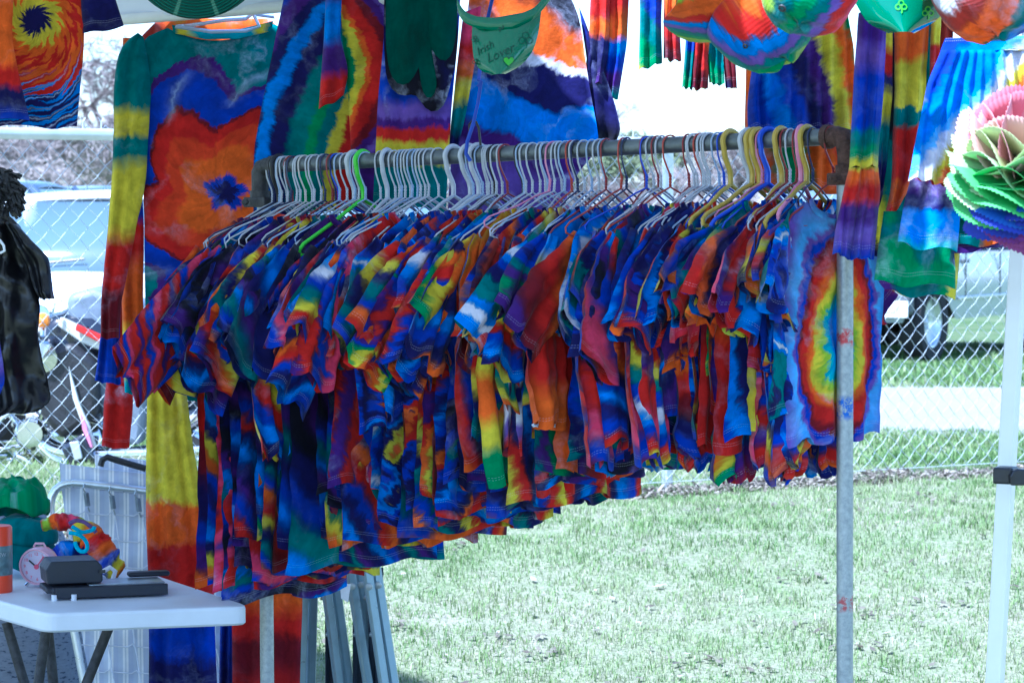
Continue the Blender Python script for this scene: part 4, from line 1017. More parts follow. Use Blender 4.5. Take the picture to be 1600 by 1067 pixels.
lobes = [[(604, 0), (604, -40), (640, -50), (672, -40), (670, 40), (662, 90), (650, 120), (638, 140), (622, 138), (609, 118), (604, 70)],
         [(660, -40), (690, -50), (716, -20), (714, 50), (708, 88), (698, 104), (684, 96), (672, 75), (662, 40)],
         [(648, -30), (672, -30), (672, 60), (678, 100), (685, 135), (680, 155), (672, 162), (664, 158), (657, 125), (654, 90), (650, 40)]]
halo = [[(602, -40), (660, -40), (716, -40), (716, 60), (712, 110), (704, 130), (697, 168), (680, 182), (664, 176), (655, 150), (648, 140), (636, 156), (618, 150), (604, 130), (600, 60)]]
for p in halo: dyed_patch('black_halo', black_h, None, p, s, .040, shm, .012)
for p in lobes: dyed_patch('shamrock', dgreen, None, p, s, .047, shm)

# black, blue and orange shirt behind the visor
s = 652
m = td('dyed_night_cotton', 'stripe', ('black', 'orange', 'orange', 'white', 'navy', 'navy', 'azure', 'azure', 'purple', 'violet'), pos=(.24, .13, .07, .03, .01, -.02, -.07, -.11, -.17, -.22, -.36), rot=R(22), curve=-1.2, warp=.06, veins=.7, seed=22, soft=.2, center=(.0, 0), wscale=7)
hero('night_shirt', 'black and blue tie-dye shirt with orange patches behind the green visor', 'shirt', s, [
    ('body', [(740, -60), (728, 40), (712, 140), (700, 330)], [(858, -60), (905, 20), (918, 120), (940, 238), (905, 262), (880, 325)], m, dict(folds=2.2, amp=.012, thick=.02, nu=30, top=.5)),
    ('sleeve', [(905, 10), (918, 100), (925, 232)], [(925, 60), (958, 150), (972, 206), (952, 240)], td('dyed_navy_sleeve', 'stripe', ('royal', 'navy', 'navy', 'black'), pos=(.2, .1, -.05, -.1, -.3), seed=23, veins=.2), dict(folds=1, amp=.01, thick=.014, nu=12, hemwave=0, cc=-.02))], org=(830, 110), group=BG)
s = 658
hero('rainbow_strip', 'thin rainbow striped garment edge between the shamrock shirt and black shirt', 'garment', s, [
    ('body', [(724, 20), (712, 120), (704, 200), (700, 250)], [(752, 10), (742, 100), (728, 180), (712, 250)], td('dyed_thin', 'stripe', ('pink', 'red', 'orange', 'yellow', 'teal', 'navy'), pos=pxpos(100, s, 10, 60, 100, 125, 160, 200, 270), seed=24, veins=.2), dict(folds=1, amp=.006, thick=.012, nu=10))], org=(725, 100), group=BG)

# leggings and trousers hanging at the top
def legs(name, label, s, L, cat='leggings'):
    parts = []
    for k, (l, r, m_, cc) in enumerate(L): parts.append(('leg', l, r, m_, dict(folds=1.4, amp=.008, thick=.02, nu=14, nv=20, top=.7, cc=cc, hemwave=.0, pleat=2)))
    return hero(name, label, cat, s, parts, org=((L[0][0][0][0] + L[-1][1][0][0]) / 2, 60), group='leggings hung from the tent bar')
s = 650
def lg(pal, ys, seed, rot=0): return td('dyed_leg', 'stripe', pal, pos=pxpos(60, s, *ys), rot=rot, seed=seed, veins=.25, warp=.02, soft=.2)
legs('leggings', 'red and navy leggings with blue lower legs, widest pair beside the black shirt', s, [
    ([(925, -60), (920, 60), (912, 131)], [(958, -60), (955, 60), (944, 131)], lg(('red', 'red', 'orange', 'navy', 'navy', 'purple'), (-60, 0, 30, 58, 75, 120, 160), 1), 0),
    ([(950, -60), (948, 70), (940, 146)], [(986, -60), (980, 70), (966, 155)], lg(('red', 'orange', 'azure', 'royal', 'purple', 'teal'), (-60, 30, 66, 82, 110, 140, 170), 2, R(-8)), -.02)])
diagl = lambda sd, off: td('dyed_leg', 'stripe', ('teal', 'royal', 'navy', 'maroon', 'red', 'orange', 'yellow', 'green'), freq=3.2, rot=R(58), seed=sd, off=off, warp=.014, veins=.1)
legs('leggings', 'short teal, navy and red leggings hanging in front of the sky', s, [
    ([(1000, -60), (1000, 40), (998, 108)], [(1036, -60), (1033, 40), (1035, 98)], diagl(3, .1), 0),
    ([(1038, -60), (1037, 40), (1037, 92)], [(1066, -60), (1062, 40), (1065, 97)], diagl(4, .5), -.01)])
legs('leggings', 'bunched rainbow leggings with ruffled cuffs left of the bucket hat', s, [
    ([(1073, -60), (1072, 60), (1066, 136)], [(1092, -60), (1090, 60), (1082, 140)], diagl(5, .3), 0),
    ([(1084, -60), (1086, 60), (1078, 140)], [(1112, -60), (1108, 60), (1106, 138)], diagl(6, .7), .01),
    ([(1103, -60), (1102, 60), (1108, 132)], [(1128, -60), (1130, 60), (1132, 134)], diagl(7, .1), -.01),
    ([(1126, -60), (1128, 60), (1133, 136)], [(1150, -60), (1148, 60), (1152, 138)], diagl(8, .45), .0)])
M['cordblue'] = mat('blue_cord', (.02, .06, .45), .6, 0, .2, 40)
# full gathered dress hanging behind the right end of the pipe
s = 735
m = td('dyed_gathered_dress', 'stripe', ('royal', 'azure', 'royal', 'navy', 'purple', 'yellow', 'orange', 'green', 'navy', 'azure', 'yellow', 'royal'), freq=2.4, rot=R(66), curve=.8, seed=33, warp=.02, veins=.12, off=.35)
hero('gathered_dress', 'gathered tie-dye dress in blue, orange and yellow behind the right rack end', 'dress', s, [
    ('skirt', [(1190, -10), (1176, 100), (1168, 160), (1170, 212)], [(1320, -10), (1334, 80), (1336, 150), (1334, 212)], m, dict(folds=2, amp=.014, thick=.025, nu=60, nv=20, pleat=7, top=.6, hemwave=0))], org=(1250, 60), group=BG)
s = 700
hero('orange_dress', 'orange tie-dye dress hem hanging below the gathered blue dress behind the pipe', 'dress', 722, [
    ('skirt', [(1166, 100), (1164, 200), (1172, 300)], [(1330, 100), (1330, 200), (1322, 300)], td('dyed_orange_dress', 'stripe', ('orange', 'red', 'teal', 'orange', 'green'), freq=3, rot=R(80), seed=35, off=.1), dict(folds=2, amp=.012, thick=.02, nu=40, pleat=5, top=.7))], org=(1250, 60), group=BG)

# ------------------------------------------------------------------ cluster in front of the right post
FG = 'dresses hung in front of the right end of the rack'
s = 850
m = td('dyed_flounce', 'stripe', ('purple', 'violet', 'royal', 'royal', 'teal', 'green', 'yellow', 'orange', 'red', 'purple', 'violet', 'royal'), pos=pxpos(150, s, 20, 70, 110, 170, 200, 225, 248, 266, 285, 320, 352, 384, 430), seed=40, warp=.018, veins=.08, soft=.25)
hero('flounce_sleeve_dress', 'rainbow dress sleeve with a gathered flounce in front of the rack post', 'dress', s, [
    ('sleeve', [(1342, 20), (1334, 120), (1331, 200), (1327, 262)], [(1385, 20), (1382, 120), (1376, 200), (1372, 262)], m, dict(folds=1.2, amp=.008, thick=.02, nu=18, nv=24, top=.7, hemwave=0, pleat=2)),
    ('flounce', [(1327, 262), (1318, 300), (1306, 350), (1300, 398)], [(1372, 262), (1376, 300), (1370, 350), (1365, 406)], m, dict(folds=1.4, amp=.010, thick=.022, nu=34, nv=20, top=.5, pleat=4, hemwave=.0, cc=.004))], org=(1350, 150), group=FG)
s = 815
m = td('dyed_yellow_panels', 'stripe', ('orange', 'orange', 'yellow', 'yellow', 'teal', 'red', 'red', 'orange', 'red', 'teal'), pos=pxpos(150, s, 0, 60, 90, 160, 172, 198, 250, 280, 330, 345, 460), seed=41, warp=.03, veins=.1, soft=.12)
hero('yellow_red_dress', 'yellow and orange-red dress with narrow panels right of the flounced sleeve', 'dress', s, [
    ('panel', [(1398, 20), (1398, 150), (1393, 300), (1380, 348)], [(1452, 20), (1446, 150), (1438, 250), (1420, 300)], m, dict(folds=1.4, amp=.010, thick=.02, nu=24, nv=28, top=.7, pleat=2)),
    ('sleeve', [(1372, 20), (1372, 150), (1366, 300), (1364, 340)], [(1394, 20), (1394, 150), (1386, 260), (1380, 300)], td('dyed_thin_sleeve', 'stripe', ('yellow', 'red', 'navy', 'yellow', 'teal', 'navy'), pos=pxpos(150, s, 20, 80, 118, 140, 200, 230, 360), seed=42), dict(folds=1, amp=.01, thick=.016, nu=12)),
    ('sleeve', [(1455, 20), (1452, 120)], [(1470, 20), (1466, 120)], td('dyed_thin_sleeve', 'stripe', ('yellow', 'yellow', 'red', 'red'), pos=pxpos(150, s, 20, 60, 75, 100, 160), seed=43), dict(folds=1, amp=.01, thick=.016, nu=12, cc=.01))], org=(1410, 150), group=FG)
s = 880
m = td('dyed_blue_skirt', 'stripe', ('royal', 'royal', 'azure', 'azure', 'sky', 'white', 'yellow', 'orange', 'red', 'red', 'maroon'), pos=(.3, .13, .09, .06, .04, .026, .004, -.006, -.04, -.07, -.1, -.3), rot=R(-49), curve=.2, seed=45, warp=.028, veins=.35, soft=.22)
hero('blue_skirt', 'gathered bright blue skirt with a white, orange and red diagonal lower band', 'skirt', s, [
    ('waistband', [(1478, 60), (1470, 79)], [(1606, 56), (1606, 79)], m, dict(folds=1, amp=.004, thick=.01, nu=30, nv=4, hemwave=0)),
    ('skirt', [(1470, 79), (1450, 130), (1434, 200), (1419, 284)], [(1606, 79), (1616, 130), (1618, 200), (1618, 292)], m, dict(folds=2, amp=.014, thick=.02, nu=70, nv=28, pleat=9, top=.25, hemwave=.0))], org=(1530, 180), group=FG)
s = 865
hero('azure_tier', 'purple and azure skirt tier hanging below the bright blue skirt', 'skirt', s, [
    ('tier', [(1425, 270), (1412, 320), (1402, 382)], [(1505, 270), (1502, 330), (1497, 391)], td('dyed_azure_tier', 'stripe', ('red', 'purple', 'navy', 'azure', 'azure', 'turquoise'), pos=pxpos(300, s, 260, 284, 305, 330, 350, 376, 400), seed=47, veins=.9, warp=.025), dict(folds=1.6, amp=.010, thick=.018, nu=30, top=.5))], org=(1450, 300), group=FG)
s = 850
hero('green_tier', 'teal and purple mottled skirt hem below the azure tier', 'skirt', s, [
    ('tier', [(1380, 330), (1372, 390), (1366, 440)], [(1500, 330), (1492, 390), (1494, 450)], td('dyed_green_tier', 'blot', ('teal', 'green', 'navy', 'azure', 'teal', 'purple'), freq=3.4, seed=48, veins=.8), dict(folds=1.6, amp=.012, thick=.02, nu=34, top=.5))], org=(1450, 300), group=FG)
s = 835
hero('lowest_tier', 'dark green skirt hem with a yellow corner, lowest at the right', 'skirt', s, [
    ('tier', [(1375, 400), (1372, 440), (1382, 456)], [(1502, 380), (1497, 440), (1494, 466)], td('dyed_lowest_tier', 'stripe', ('purple', 'teal', 'teal', 'green', 'yellow', 'yellow'), pos=(-.10, -.06, -.02, .015, .03, .05, .09), rot=R(90), seed=49, warp=.02), dict(folds=1.6, amp=.010, thick=.02, nu=34, top=.6))], org=(1450, 430), group=FG)
hero('lime_corner_cloth', 'lime and turquoise cloth corner beside the paper flower', 'cloth', 842, [
    ('panel', [(1480, 270), (1480, 325), (1486, 340)], [(1560, 270), (1556, 330), (1540, 348)], td('dyed_lime', 'stripe', ('yellow', 'lime', 'turquoise', 'teal'), pos=pxpos(300, 842, 260, 310, 325, 340, 370), seed=50), dict(folds=1.2, amp=.008, thick=.014, nu=18)),
    ('panel', [(1495, 335), (1492, 386)], [(1590, 335), (1585, 378)], td('dyed_dark_green', 'stripe', ('teal', 'teal', 'orange', 'navy'), pos=(-.2, .0, .04, .07, .2), rot=R(90), seed=51), dict(folds=1.2, amp=.008, thick=.014, nu=18, cc=-.02)),
    ('panel', [(1440, 378), (1432, 392), (1440, 398)], [(1585, 374), (1580, 384), (1560, 391)], td('dyed_navy_hem', 'stripe', ('navy', 'purple', 'teal'), pos=(-.2, -.05, .1, .3), rot=R(90), seed=52), dict(folds=1.6, amp=.008, thick=.02, nu=24, nv=8, cc=-.03))], org=(1500, 300), group=FG)
hero('red_white_skirt', 'red and white skirt edge at the right border behind the paper flower', 'skirt', 872, [
    ('skirt', [(1588, 62), (1585, 140), (1582, 200)], [(1680, 62), (1690, 140), (1690, 200)], td('dyed_redwhite', 'stripe', ('white', 'yellow', 'orange', 'red', 'maroon'), pos=pxpos(100, 872, 40, 80, 95, 110, 150, 220), seed=53), dict(folds=2, amp=.01, thick=.02, pleat=5, nu=30, cc=.02))], org=(1600, 100), group=FG)

hero('navy_teal_dress', 'dark navy and teal dress hanging behind the yellow and orange panels at the right', 'dress', 792, [
    ('skirt', [(1352, -20), (1348, 150), (1340, 300), (1345, 400)], [(1490, -20), (1488, 150), (1482, 300), (1490, 400)], td('dyed_navy_teal', 'stripe', ('navy', 'teal', 'rust', 'navy', 'yellow', 'teal', 'black'), freq=3.3, rot=R(74), seed=57, veins=.2), dict(folds=2, amp=.014, thick=.02, nu=50, pleat=6, top=.7))], org=(1410, 150), group=FG)
# ================================================================== tent
TB1 = Vector((1.02, 5.45, 0)); TD = Vector((-.70, .714, 0)).normalized(); TN = Vector((-TD.y, TD.x, 0)) 
if TN.y > 0: TN = -TN
def canvas():
    m, t, b = new_mat('white_canopy_canvas'); b.inputs['Base Color'].default_value = (.74, .76, .80, 1); b.inputs['Roughness'].default_value = .7
    co = nd(t, 'ShaderNodeTexCoord').outputs['Object']; bump(t, b, noise_n(t, co, 3, 3), .4, .05)
    tr = nd(t, 'ShaderNodeBsdfTranslucent'); tr.inputs[0].default_value = (.62, .66, .74, 1); ms = nd(t, 'ShaderNodeMixShader'); ms.inputs[0].default_value = .10
    t.links.new(b.outputs[0], ms.inputs[1]); t.links.new(tr.outputs[0], ms.inputs[2]); t.links.new(ms.outputs[0], t.nodes['Material Output'].inputs[0]); return m
M['canvas'] = canvas()
tent = empty('canopy_tent', (TB1.x, TB1.y, 0)); tag(tent, 'white canopy tent over the stall, its enamelled leg standing at the right', 'tent')
tinv = Matrix.Translation(tent.location).inverted()
WL, DP, ZE, ZP = 4.6, 3.4, 2.39, 3.15
c = [TB1 + Vector((0, 0, ZE)), TB1 + TD * WL + Vector((0, 0, ZE)), TB1 + TD * WL + TN * DP + Vector((0, 0, ZE)), TB1 + TN * DP + Vector((0, 0, ZE))]
pk = (c[0] + c[2]) / 2; pk.z = ZP
mb = MB()
for i in range(4):
    a, b2 = c[i], c[(i + 1) % 4]; n = 10; rows = []
    for j in range(n + 1):
        row = []
        for k in range(n + 1):
            p = a.lerp(b2, k / n).lerp(pk, j / n); p.z -= .05 * math.sin(math.pi * j / n) * math.sin(math.pi * k / n); row.append(tuple(p))
        rows += row
    fs = [(j * (n + 1) + k, j * (n + 1) + k + 1, (j + 1) * (n + 1) + k + 1, (j + 1) * (n + 1) + k) for j in range(n) for k in range(n)]
    mb.add(rows, fs)
mb.build('roof', M['canvas'], tent, inv=tinv)
for i in range(4):
    a, b2 = c[i], c[(i + 1) % 4]; out = (b2 - a).normalized().cross(Vector((0, 0, 1))); mb = MB(); n = 60
    for k in range(n + 1):
        p = a.lerp(b2, k / n); 
        for j in range(3): mb.v.append(tuple(p + out * (.012 * math.sin(k * .7) * j - .012) + Vector((0, 0, -.10 * j - (.03 * math.sin(k / n * math.pi) if j == 2 else 0)))))
    for k in range(n):
        for j in range(2): q = k * 3 + j; mb.f.append((q, q + 3, q + 4, q + 1))
    mb.build('valance', M['canvas'], tent, inv=tinv)
# leg, leaning a little
lt, lb = P(1603, 200, 800), P(1553, 1090, 800)
def leg(lt, lb, z1, z0):
    d = (lt - lb).normalized(); a = lb + d * ((z0 - lb.z) / d.z); b2 = lb + d * ((z1 - lb.z) / d.z); rt = Matrix.Rotation(math.atan2(TD.y, TD.x) + R(20), 3, 'Z')
    mb = MB(); vs = []
    hw_ = .0155
    for p in (a, b2):
        for sx, sy in ((-1, -1), (1, -1), (1, 1), (-1, 1)): vs.append(p + rt @ Vector((sx * hw_, sy * hw_, 0)))
    mb.add(vs, [(3, 2, 1, 0), (4, 5, 6, 7), (0, 1, 5, 4), (1, 2, 6, 5), (2, 3, 7, 6), (3, 0, 4, 7)])
    o = mb.build('leg', M['tent'], tent, inv=tinv, smooth=False, bevel=.003); return a, b2, d
leg(lt, lb, ZE, .0)
for q in (TB1 + TD * WL, TB1 + TD * WL + TN * DP, TB1 + TN * DP): leg(q + Vector((0, 0, 2)), q, ZE, 0)
# black adjusting bracket with its thumb lever
k = P(1573, 742, 812); d = (lt - lb).normalized()
br_ = MB().box(k + Vector((-.002, 0, 0)), (.040, .044, .032), Matrix.Rotation(math.atan2(TD.y, TD.x) + R(20), 3, 'Z')).build('bracket', M['black'], tent, inv=tinv, smooth=False, bevel=.004)
pv = [(-.008, -.016), (.026, -.016), (.030, -.010), (.030, .006), (.022, .014), (.006, .016), (-.004, .012), (-.010, .002)]
lev = MB().prism(pv, -.012, .012, Matrix.Translation(k + Vector((.008, -.034, 0))) @ Matrix.Rotation(R(90), 4, 'X')).build('lever', M['black'], tent, inv=tinv, smooth=False, bevel=.003)
# bar the garments hang from, along the back edge
MB().tube([TB1 + TD * .02 + Vector((0, 0, 2.16)), TB1 + TD * WL + Vector((0, 0, 2.16))], .015, 10).build('crossbar', M['tent'], tent, inv=tinv)

# ================================================================== hats
def hat_cloth(name, pal, freq=6, rot=0, seed=0, off=0): return tiedye(name, 'stripe', pal, freq=freq, rot=rot, seed=seed, off=off, warp=.012, veins=.4, stitch=False)
def stitched(m, n=130):
    t = m.node_tree; b = t.nodes['Principled BSDF']; u = nd(t, 'ShaderNodeUVMap', uv_map='edge').outputs[0]; s_ = nd(t, 'ShaderNodeSeparateXYZ'); t.links.new(u, s_.inputs[0])
    w_ = math_n(t, 'SINE', math_n(t, 'MULTIPLY', s_.outputs[1], n * 6.28)); bump(t, b, w_, .10, .002); return m
def bowl(parent, inv, mtx, rx, h, m, name, n=36, k=12, flat=.0, brim=None, wave=0, seed=0, lump=.004):
    "dome (rx wide, h high) or a brim ring between two radii"
    mb = MB(); rr = random.Random(seed)
    for j in range(k + 1):
        u = j / k
        for i in range(n):
            a = 2 * math.pi * i / n
            if brim is None:
                ph = u * math.pi / 2; r = rx * math.sin(ph) ** .75; z = h * math.cos(ph) ** .9 if ph < 1.57 else 0
                lm = noise.noise(Vector((math.cos(a) * 1.6, math.sin(a) * 1.6, u * 2.5 + seed))) + .5 * noise.noise(Vector((math.cos(a) * 4, math.sin(a) * 4, u * 6 + seed))); z += lump * lm; r *= 1 + lump * 4 * lm * u
            else:
                r = brim[0] + (brim[1] - brim[0]) * u; z = -brim[2] * u + wave * u * math.sin(a * 3 + seed) + .5 * wave * u * math.sin(a * 5 + seed * 2)
            p = mtx @ Vector((r * math.cos(a), r * math.sin(a), z)); mb.v.append(tuple(p))
            mb.pat.append((r * math.cos(a), r * math.sin(a) + (0 if brim is None else .02))); mb.edge.append((a, u * .15 + .5))
    for j in range(k):
        for i in range(n): a0 = j * n + i; b0 = j * n + (i + 1) % n; mb.f.append((a0, b0, b0 + n, a0 + n))
    o = mb.build(name, m, parent, inv=inv); so_ = o.modifiers.new('thick', 'SOLIDIFY'); so_.thickness = .003; so_.offset = 0
    return o
def facing(p, tiltx, roty, rz=0): return Matrix.Translation(p) @ Matrix.Rotation(R(rz), 4, 'Z') @ Matrix.Rotation(R(tiltx), 4, 'X') @ Matrix.Rotation(R(roty), 4, 'Y')
def eyelets(parent, inv, mtx, pts, m, r=.0045):
    for p in pts:
        q = mtx @ Vector(p); nrm = (q - mtx @ Vector((0, 0, 0))).normalized(); rot = nrm.to_track_quat('Z', 'Y').to_matrix().to_4x4()
        MB().lathe([(r * .45, .0), (r * .5, .002), (r, .002), (r * 1.15, 0)], 14, Matrix.Translation(q) @ rot).build('eyelet', m, parent, inv=inv)
HT = 'hats hung along the tent bar'
s = 900
m = hat_cloth('hat_rainbow_cotton', ('teal', 'green', 'lime', 'lime', 'orange', 'orange', 'red', 'azure', 'violet'), 5.4, R(158), 3, .12)
p = P(1180, 12, s); e = empty('bucket_hat', p); tag(e, 'rainbow bucket hat hanging lowest with green, orange and lilac bands', 'hat', HT); inv = Matrix.Translation(p).inverted()
mx_ = facing(p, 152, 26); bowl(e, inv, mx_, .094, .112, stitched(m), 'crown', lump=.010); bowl(e, inv, mx_, .09, 0, m, 'brim', brim=(.09, .15, .05), wave=.01)
eyelets(e, inv, facing(p, 0, 0), [(-.024, -.086, -.072), (.035, -.09, -.06)], M['iron'])
m2 = hat_cloth('hat_green_red_cotton', ('teal', 'green', 'teal', 'lime', 'orange', 'pink', 'red', 'violet'), 6, R(-68), 5, .1)
s = 950; p = P(1268, -40, s); e = empty('bucket_hat', p); tag(e, 'bucket hat in green, lime and coral hanging in the middle of the hats', 'hat', HT); inv = Matrix.Translation(p).inverted()
mx_ = facing(p, 150, -14); bowl(e, inv, mx_, .085, .10, stitched(m2), 'crown', lump=.010); bowl(e, inv, mx_, .09, 0, m2, 'brim', brim=(.085, .13, .045), wave=.012)
eyelets(e, inv, facing(p, 0, 0), [(-.056, -.084, -.062)], M['iron'], .006)
m3 = hat_cloth('hat_orange_blue_cotton', ('orange', 'orange', 'rust', 'white', 'navy', 'royal', 'azure', 'teal'), 4.6, R(-64), 7, .0)
s = 930; p = P(1546, -30, s); e = empty('bucket_hat', p); tag(e, 'orange and blue bucket hat with stitched brim at the top right corner', 'hat', HT); inv = Matrix.Translation(p).inverted()
mx_ = facing(p, 158, 4); bowl(e, inv, mx_, .098, .098, stitched(m3), 'crown', lump=.010); bowl(e, inv, mx_, .09, 0, stitched(m3), 'brim', brim=(.095, .14, .03), wave=.012)
# visors
M['visor'] = mat('green_visor_plastic', (.003, .16, .08), .12, 0, .1, 4, coat=.8)
def visor(name, label, s, L, Rr, bandpts, m, mband=None, bulge=.028):
    x0, y0 = L[0]; p = P(x0, y0, s); e = empty(name, p); tag(e, label, 'visor', HT); inv = Matrix.Translation(p).inverted()
    nu, nv = 24, 16; l, r = resample(L, nv), resample(Rr, nv); mb = MB(); N = (nu + 1) * (nv + 1)
    for sd_ in (0, 1):
        for j in range(nv + 1):
            for i in range(nu + 1):
                q = l[j].lerp(r[j], i / nu); u = i / nu * 2 - 1; c_ = bulge * (1 - u * u) + .03 * j / nv - .003 * sd_
                mb.v.append(tuple(P(q.x, q.y, s) + Vector((0, -c_, 0)))); mb.pat.append(((q.x - x0) / s, (y0 - q.y) / s)); mb.edge.append((u, .5))
    for j in range(nv):
        for i in range(nu):
            a = j * (nu + 1) + i; mb.f.append((a, a + nu + 1, a + nu + 2, a + 1)); mb.f.append((a + N, a + N + 1, a + N + nu + 2, a + N + nu + 1))
    o = mb.build('brim', m, e, inv=inv)
    if bandpts:
        bl = [(a, b_) for a, b_, w_ in bandpts]; mb2 = MB(); n = 40
        top = resample([(a, b_) for a, b_, w_ in bandpts], n); bot = resample([(a, b_ + w_) for a, b_, w_ in bandpts], n)
        for i in range(n + 1):
            u = i / n * 2 - 1; c_ = bulge * (1 - u * u) + .006
            for q, dy in ((top[i], 0), (bot[i], 0), (bot[i], .004), (top[i], .004)): mb2.v.append(tuple(P(q.x, q.y, s) + Vector((0, -c_ + dy, 0)))); mb2.pat.append((0, 0)); mb2.edge.append((0, .5))
        for i in range(n):
            for k in range(4): a = i * 4; mb2.f.append((a + k, a + (k + 1) % 4, a + 4 + (k + 1) % 4, a + 4 + k))
        mb2.build('band', mband or m, e, inv=inv)
    return e, o
def project(o, e, fn2d, m, name, off=.0022):
    "print: fn2d gives a mesh in photo pixels which is laid on the brim surface"
    me, s = fn2d; bv = BVHTree.FromPolygons([e.matrix_basis @ v.co for v in o.data.vertices], [tuple(p.vertices) for p in o.data.polygons])
    for v in me.vertices:
        p = P(v.co.x, v.co.y, s); d = (p - CAM).normalized(); hit = bv.ray_cast(CAM, d)[0]
        if hit is None: hit = p - Vector((0, .03, 0))
        v.co = hit - d * (off + v.co.z) - e.location
    me.materials.clear(); me.materials.append(m); n = bpy.data.objects.new(name, me); col.objects.link(n); n.parent = o; return n
def px_text(txt, size, x, y, rot, shear=.35):
    me = text_mesh(txt, size, 0, shear); me.transform(Matrix.Translation((x, y, 0)) @ Matrix.Rotation(R(rot), 4, 'Z') @ Matrix.Scale(-1, 4, (0, 1, 0))); return me
def px_poly(lines, wd):
    mb = MB()
    for ln in lines:
        for a, b_ in zip(ln, ln[1:]):
            a = Vector((*a, 0)); b_ = Vector((*b_, 0)); d = (b_ - a).normalized(); n = Vector((-d.y, d.x, 0)) * wd / 2; mb.add([a - n, a + n, b_ + n, b_ - n], [(0, 1, 2, 3)])
    me = bpy.data.meshes.new('print'); me.from_pydata(mb.v, [], mb.f); return me
sv = 730
e, o = visor('green_visor', 'glossy green sun visor printed Irish Lover with a heart and clovers', sv,
    [(738, 36), (737, 60), (740, 95), (750, 112), (768, 119)], [(846, 16), (842, 50), (834, 80), (815, 104), (790, 117)],
    [(714, -14, 26), (716, 4, 20), (726, 20, 18), (745, 28, 18), (775, 30, 20), (805, 27, 20), (835, 14, 18), (852, -6, 18), (862, -20, 18)], M['visor'])
M['greenink'] = mat('dark_green_print', (.0, .07, .04), .4); M['limeink'] = mat('lime_print', (.10, .5, .03), .3)
project(o, e, (px_text('Irish', 17, 757, 76, -28), sv), M['greenink'], 'lettering')
project(o, e, (px_text('Lover', 20, 781, 84, -24), sv), M['greenink'], 'lettering')
def heart(cx, cy, r): return [(cx + r * 1.0 * math.sin(a) ** 3, cy - r * (.8125 * math.cos(a) - .3125 * math.cos(2 * a) - .125 * math.cos(3 * a) - .0625 * math.cos(4 * a))) for a in [i / 28 * 6.2832 for i in range(29)]]
hp = heart(795, 96, 8.5); mb = MB(); mb.add([(795, 96, 0)] + [(x, y, 0) for x, y in hp], [(0, i + 1, i + 2) for i in range(28)]); me = bpy.data.meshes.new('print'); me.from_pydata(mb.v, [], mb.f)
project(o, e, (me, sv), M['limeink'], 'heart_print'); project(o, e, (px_poly([hp], 1.2), sv), M['greenink'], 'heart_outline', .0022)
def clover(cx, cy, r):
    L_ = []
    for k in range(3):
        a0 = R(-90 + (k - 1) * 105); L_.append([(cx + math.cos(a0) * r * .62 + r * .5 * math.cos(t), cy + math.sin(a0) * r * .62 + r * .5 * math.sin(t)) for t in [i / 12 * 6.2832 for i in range(13)]])
    L_.append([(cx, cy + r * .2), (cx + r * .2, cy + r * .9), (cx + r * .1, cy + r * 1.4)]); return L_
project(o, e, (px_poly(clover(822, 62, 10), 1.0), sv), M['greenink'], 'clover_print')
project(o, e, (px_poly(clover(744, 98, 5) + clover(742, 62, 5), 1.0), sv), M['greenink'], 'clover_print')
project(o, e, (px_poly(clover(756, 40, 6) + clover(780, 42, 6), 2.2), sv), M['greenink'], 'clover_print')
e, o = visor('green_print_visor', 'green plastic visor with white glare and leaf print, second hat from right', 900,
    [(1326, -60), (1332, 0), (1352, 38), (1385, 54)], [(1500, -60), (1488, 0), (1462, 34), (1425, 54)], None, M['visor'], bulge=.04)
for cx, cy in ((1408, 10), (1450, 20), (1440, -10)): project(o, e, (px_poly(clover(cx, cy, 8), 2), 900), M['limeink'], 'leaf_print')
wire('cord', 'blue cord looped with a hook hanging under the green visor', [(772, -40), (770, -5), (762, 30, -12), (752, 90, -15), (748, 125), (752, 128), (747, 136), (751, 131), (747, 160), (739, 195), (730, 222), (728, 240), (735, 252)], .0042, M['cordblue'], 705, 'cord')
wire('black_hook', 'small black wire hook beside the blue cord', [(734, 206), (733, 195), (737, 190), (744, 191), (748, 200), (751, 228)], .0028, M['black'], 700, 'hook')
# woven straw brim at the top left
def straw():
    m, t, b = new_mat('green_woven_straw'); u = nd(t, 'ShaderNodeUVMap', uv_map='pat').outputs[0]; s_ = nd(t, 'ShaderNodeSeparateXYZ'); t.links.new(u, s_.inputs[0])
    r = math_n(t, 'SQRT', math_n(t, 'ADD', math_n(t, 'MULTIPLY', s_.outputs[0], s_.outputs[0]), math_n(t, 'MULTIPLY', s_.outputs[1], s_.outputs[1]))); a = math_n(t, 'ARCTAN2', s_.outputs[1], s_.outputs[0])
    ringv = math_n(t, 'SINE', math_n(t, 'MULTIPLY', r, 900)); spoke = maprange(t, math_n(t, 'SINE', math_n(t, 'MULTIPLY', a, 9)), .93, .98)
    c_ = mix_c(t, maprange(t, ringv, -1, 1), (.0, .07, .05), (.01, .17, .12)); c_ = mix_c(t, math_n(t, 'MULTIPLY', spoke, .7), c_, (.2, .5, .35)); t.links.new(c_, b.inputs['Base Color']); bump(t, b, ringv, .8, .003); return m
p = P(306, -82, 640); e = empty('straw_hat', p); tag(e, 'dark green woven straw hat brim hanging above the flower shirt', 'hat', HT); inv = Matrix.Translation(p).inverted()
mx_ = facing(p, 80, 0); bowl(e, inv, mx_, .09, 0, straw(), 'brim', brim=(.07, .172, .03), n=60); bowl(e, inv, mx_, .075, .09, straw(), 'crown')

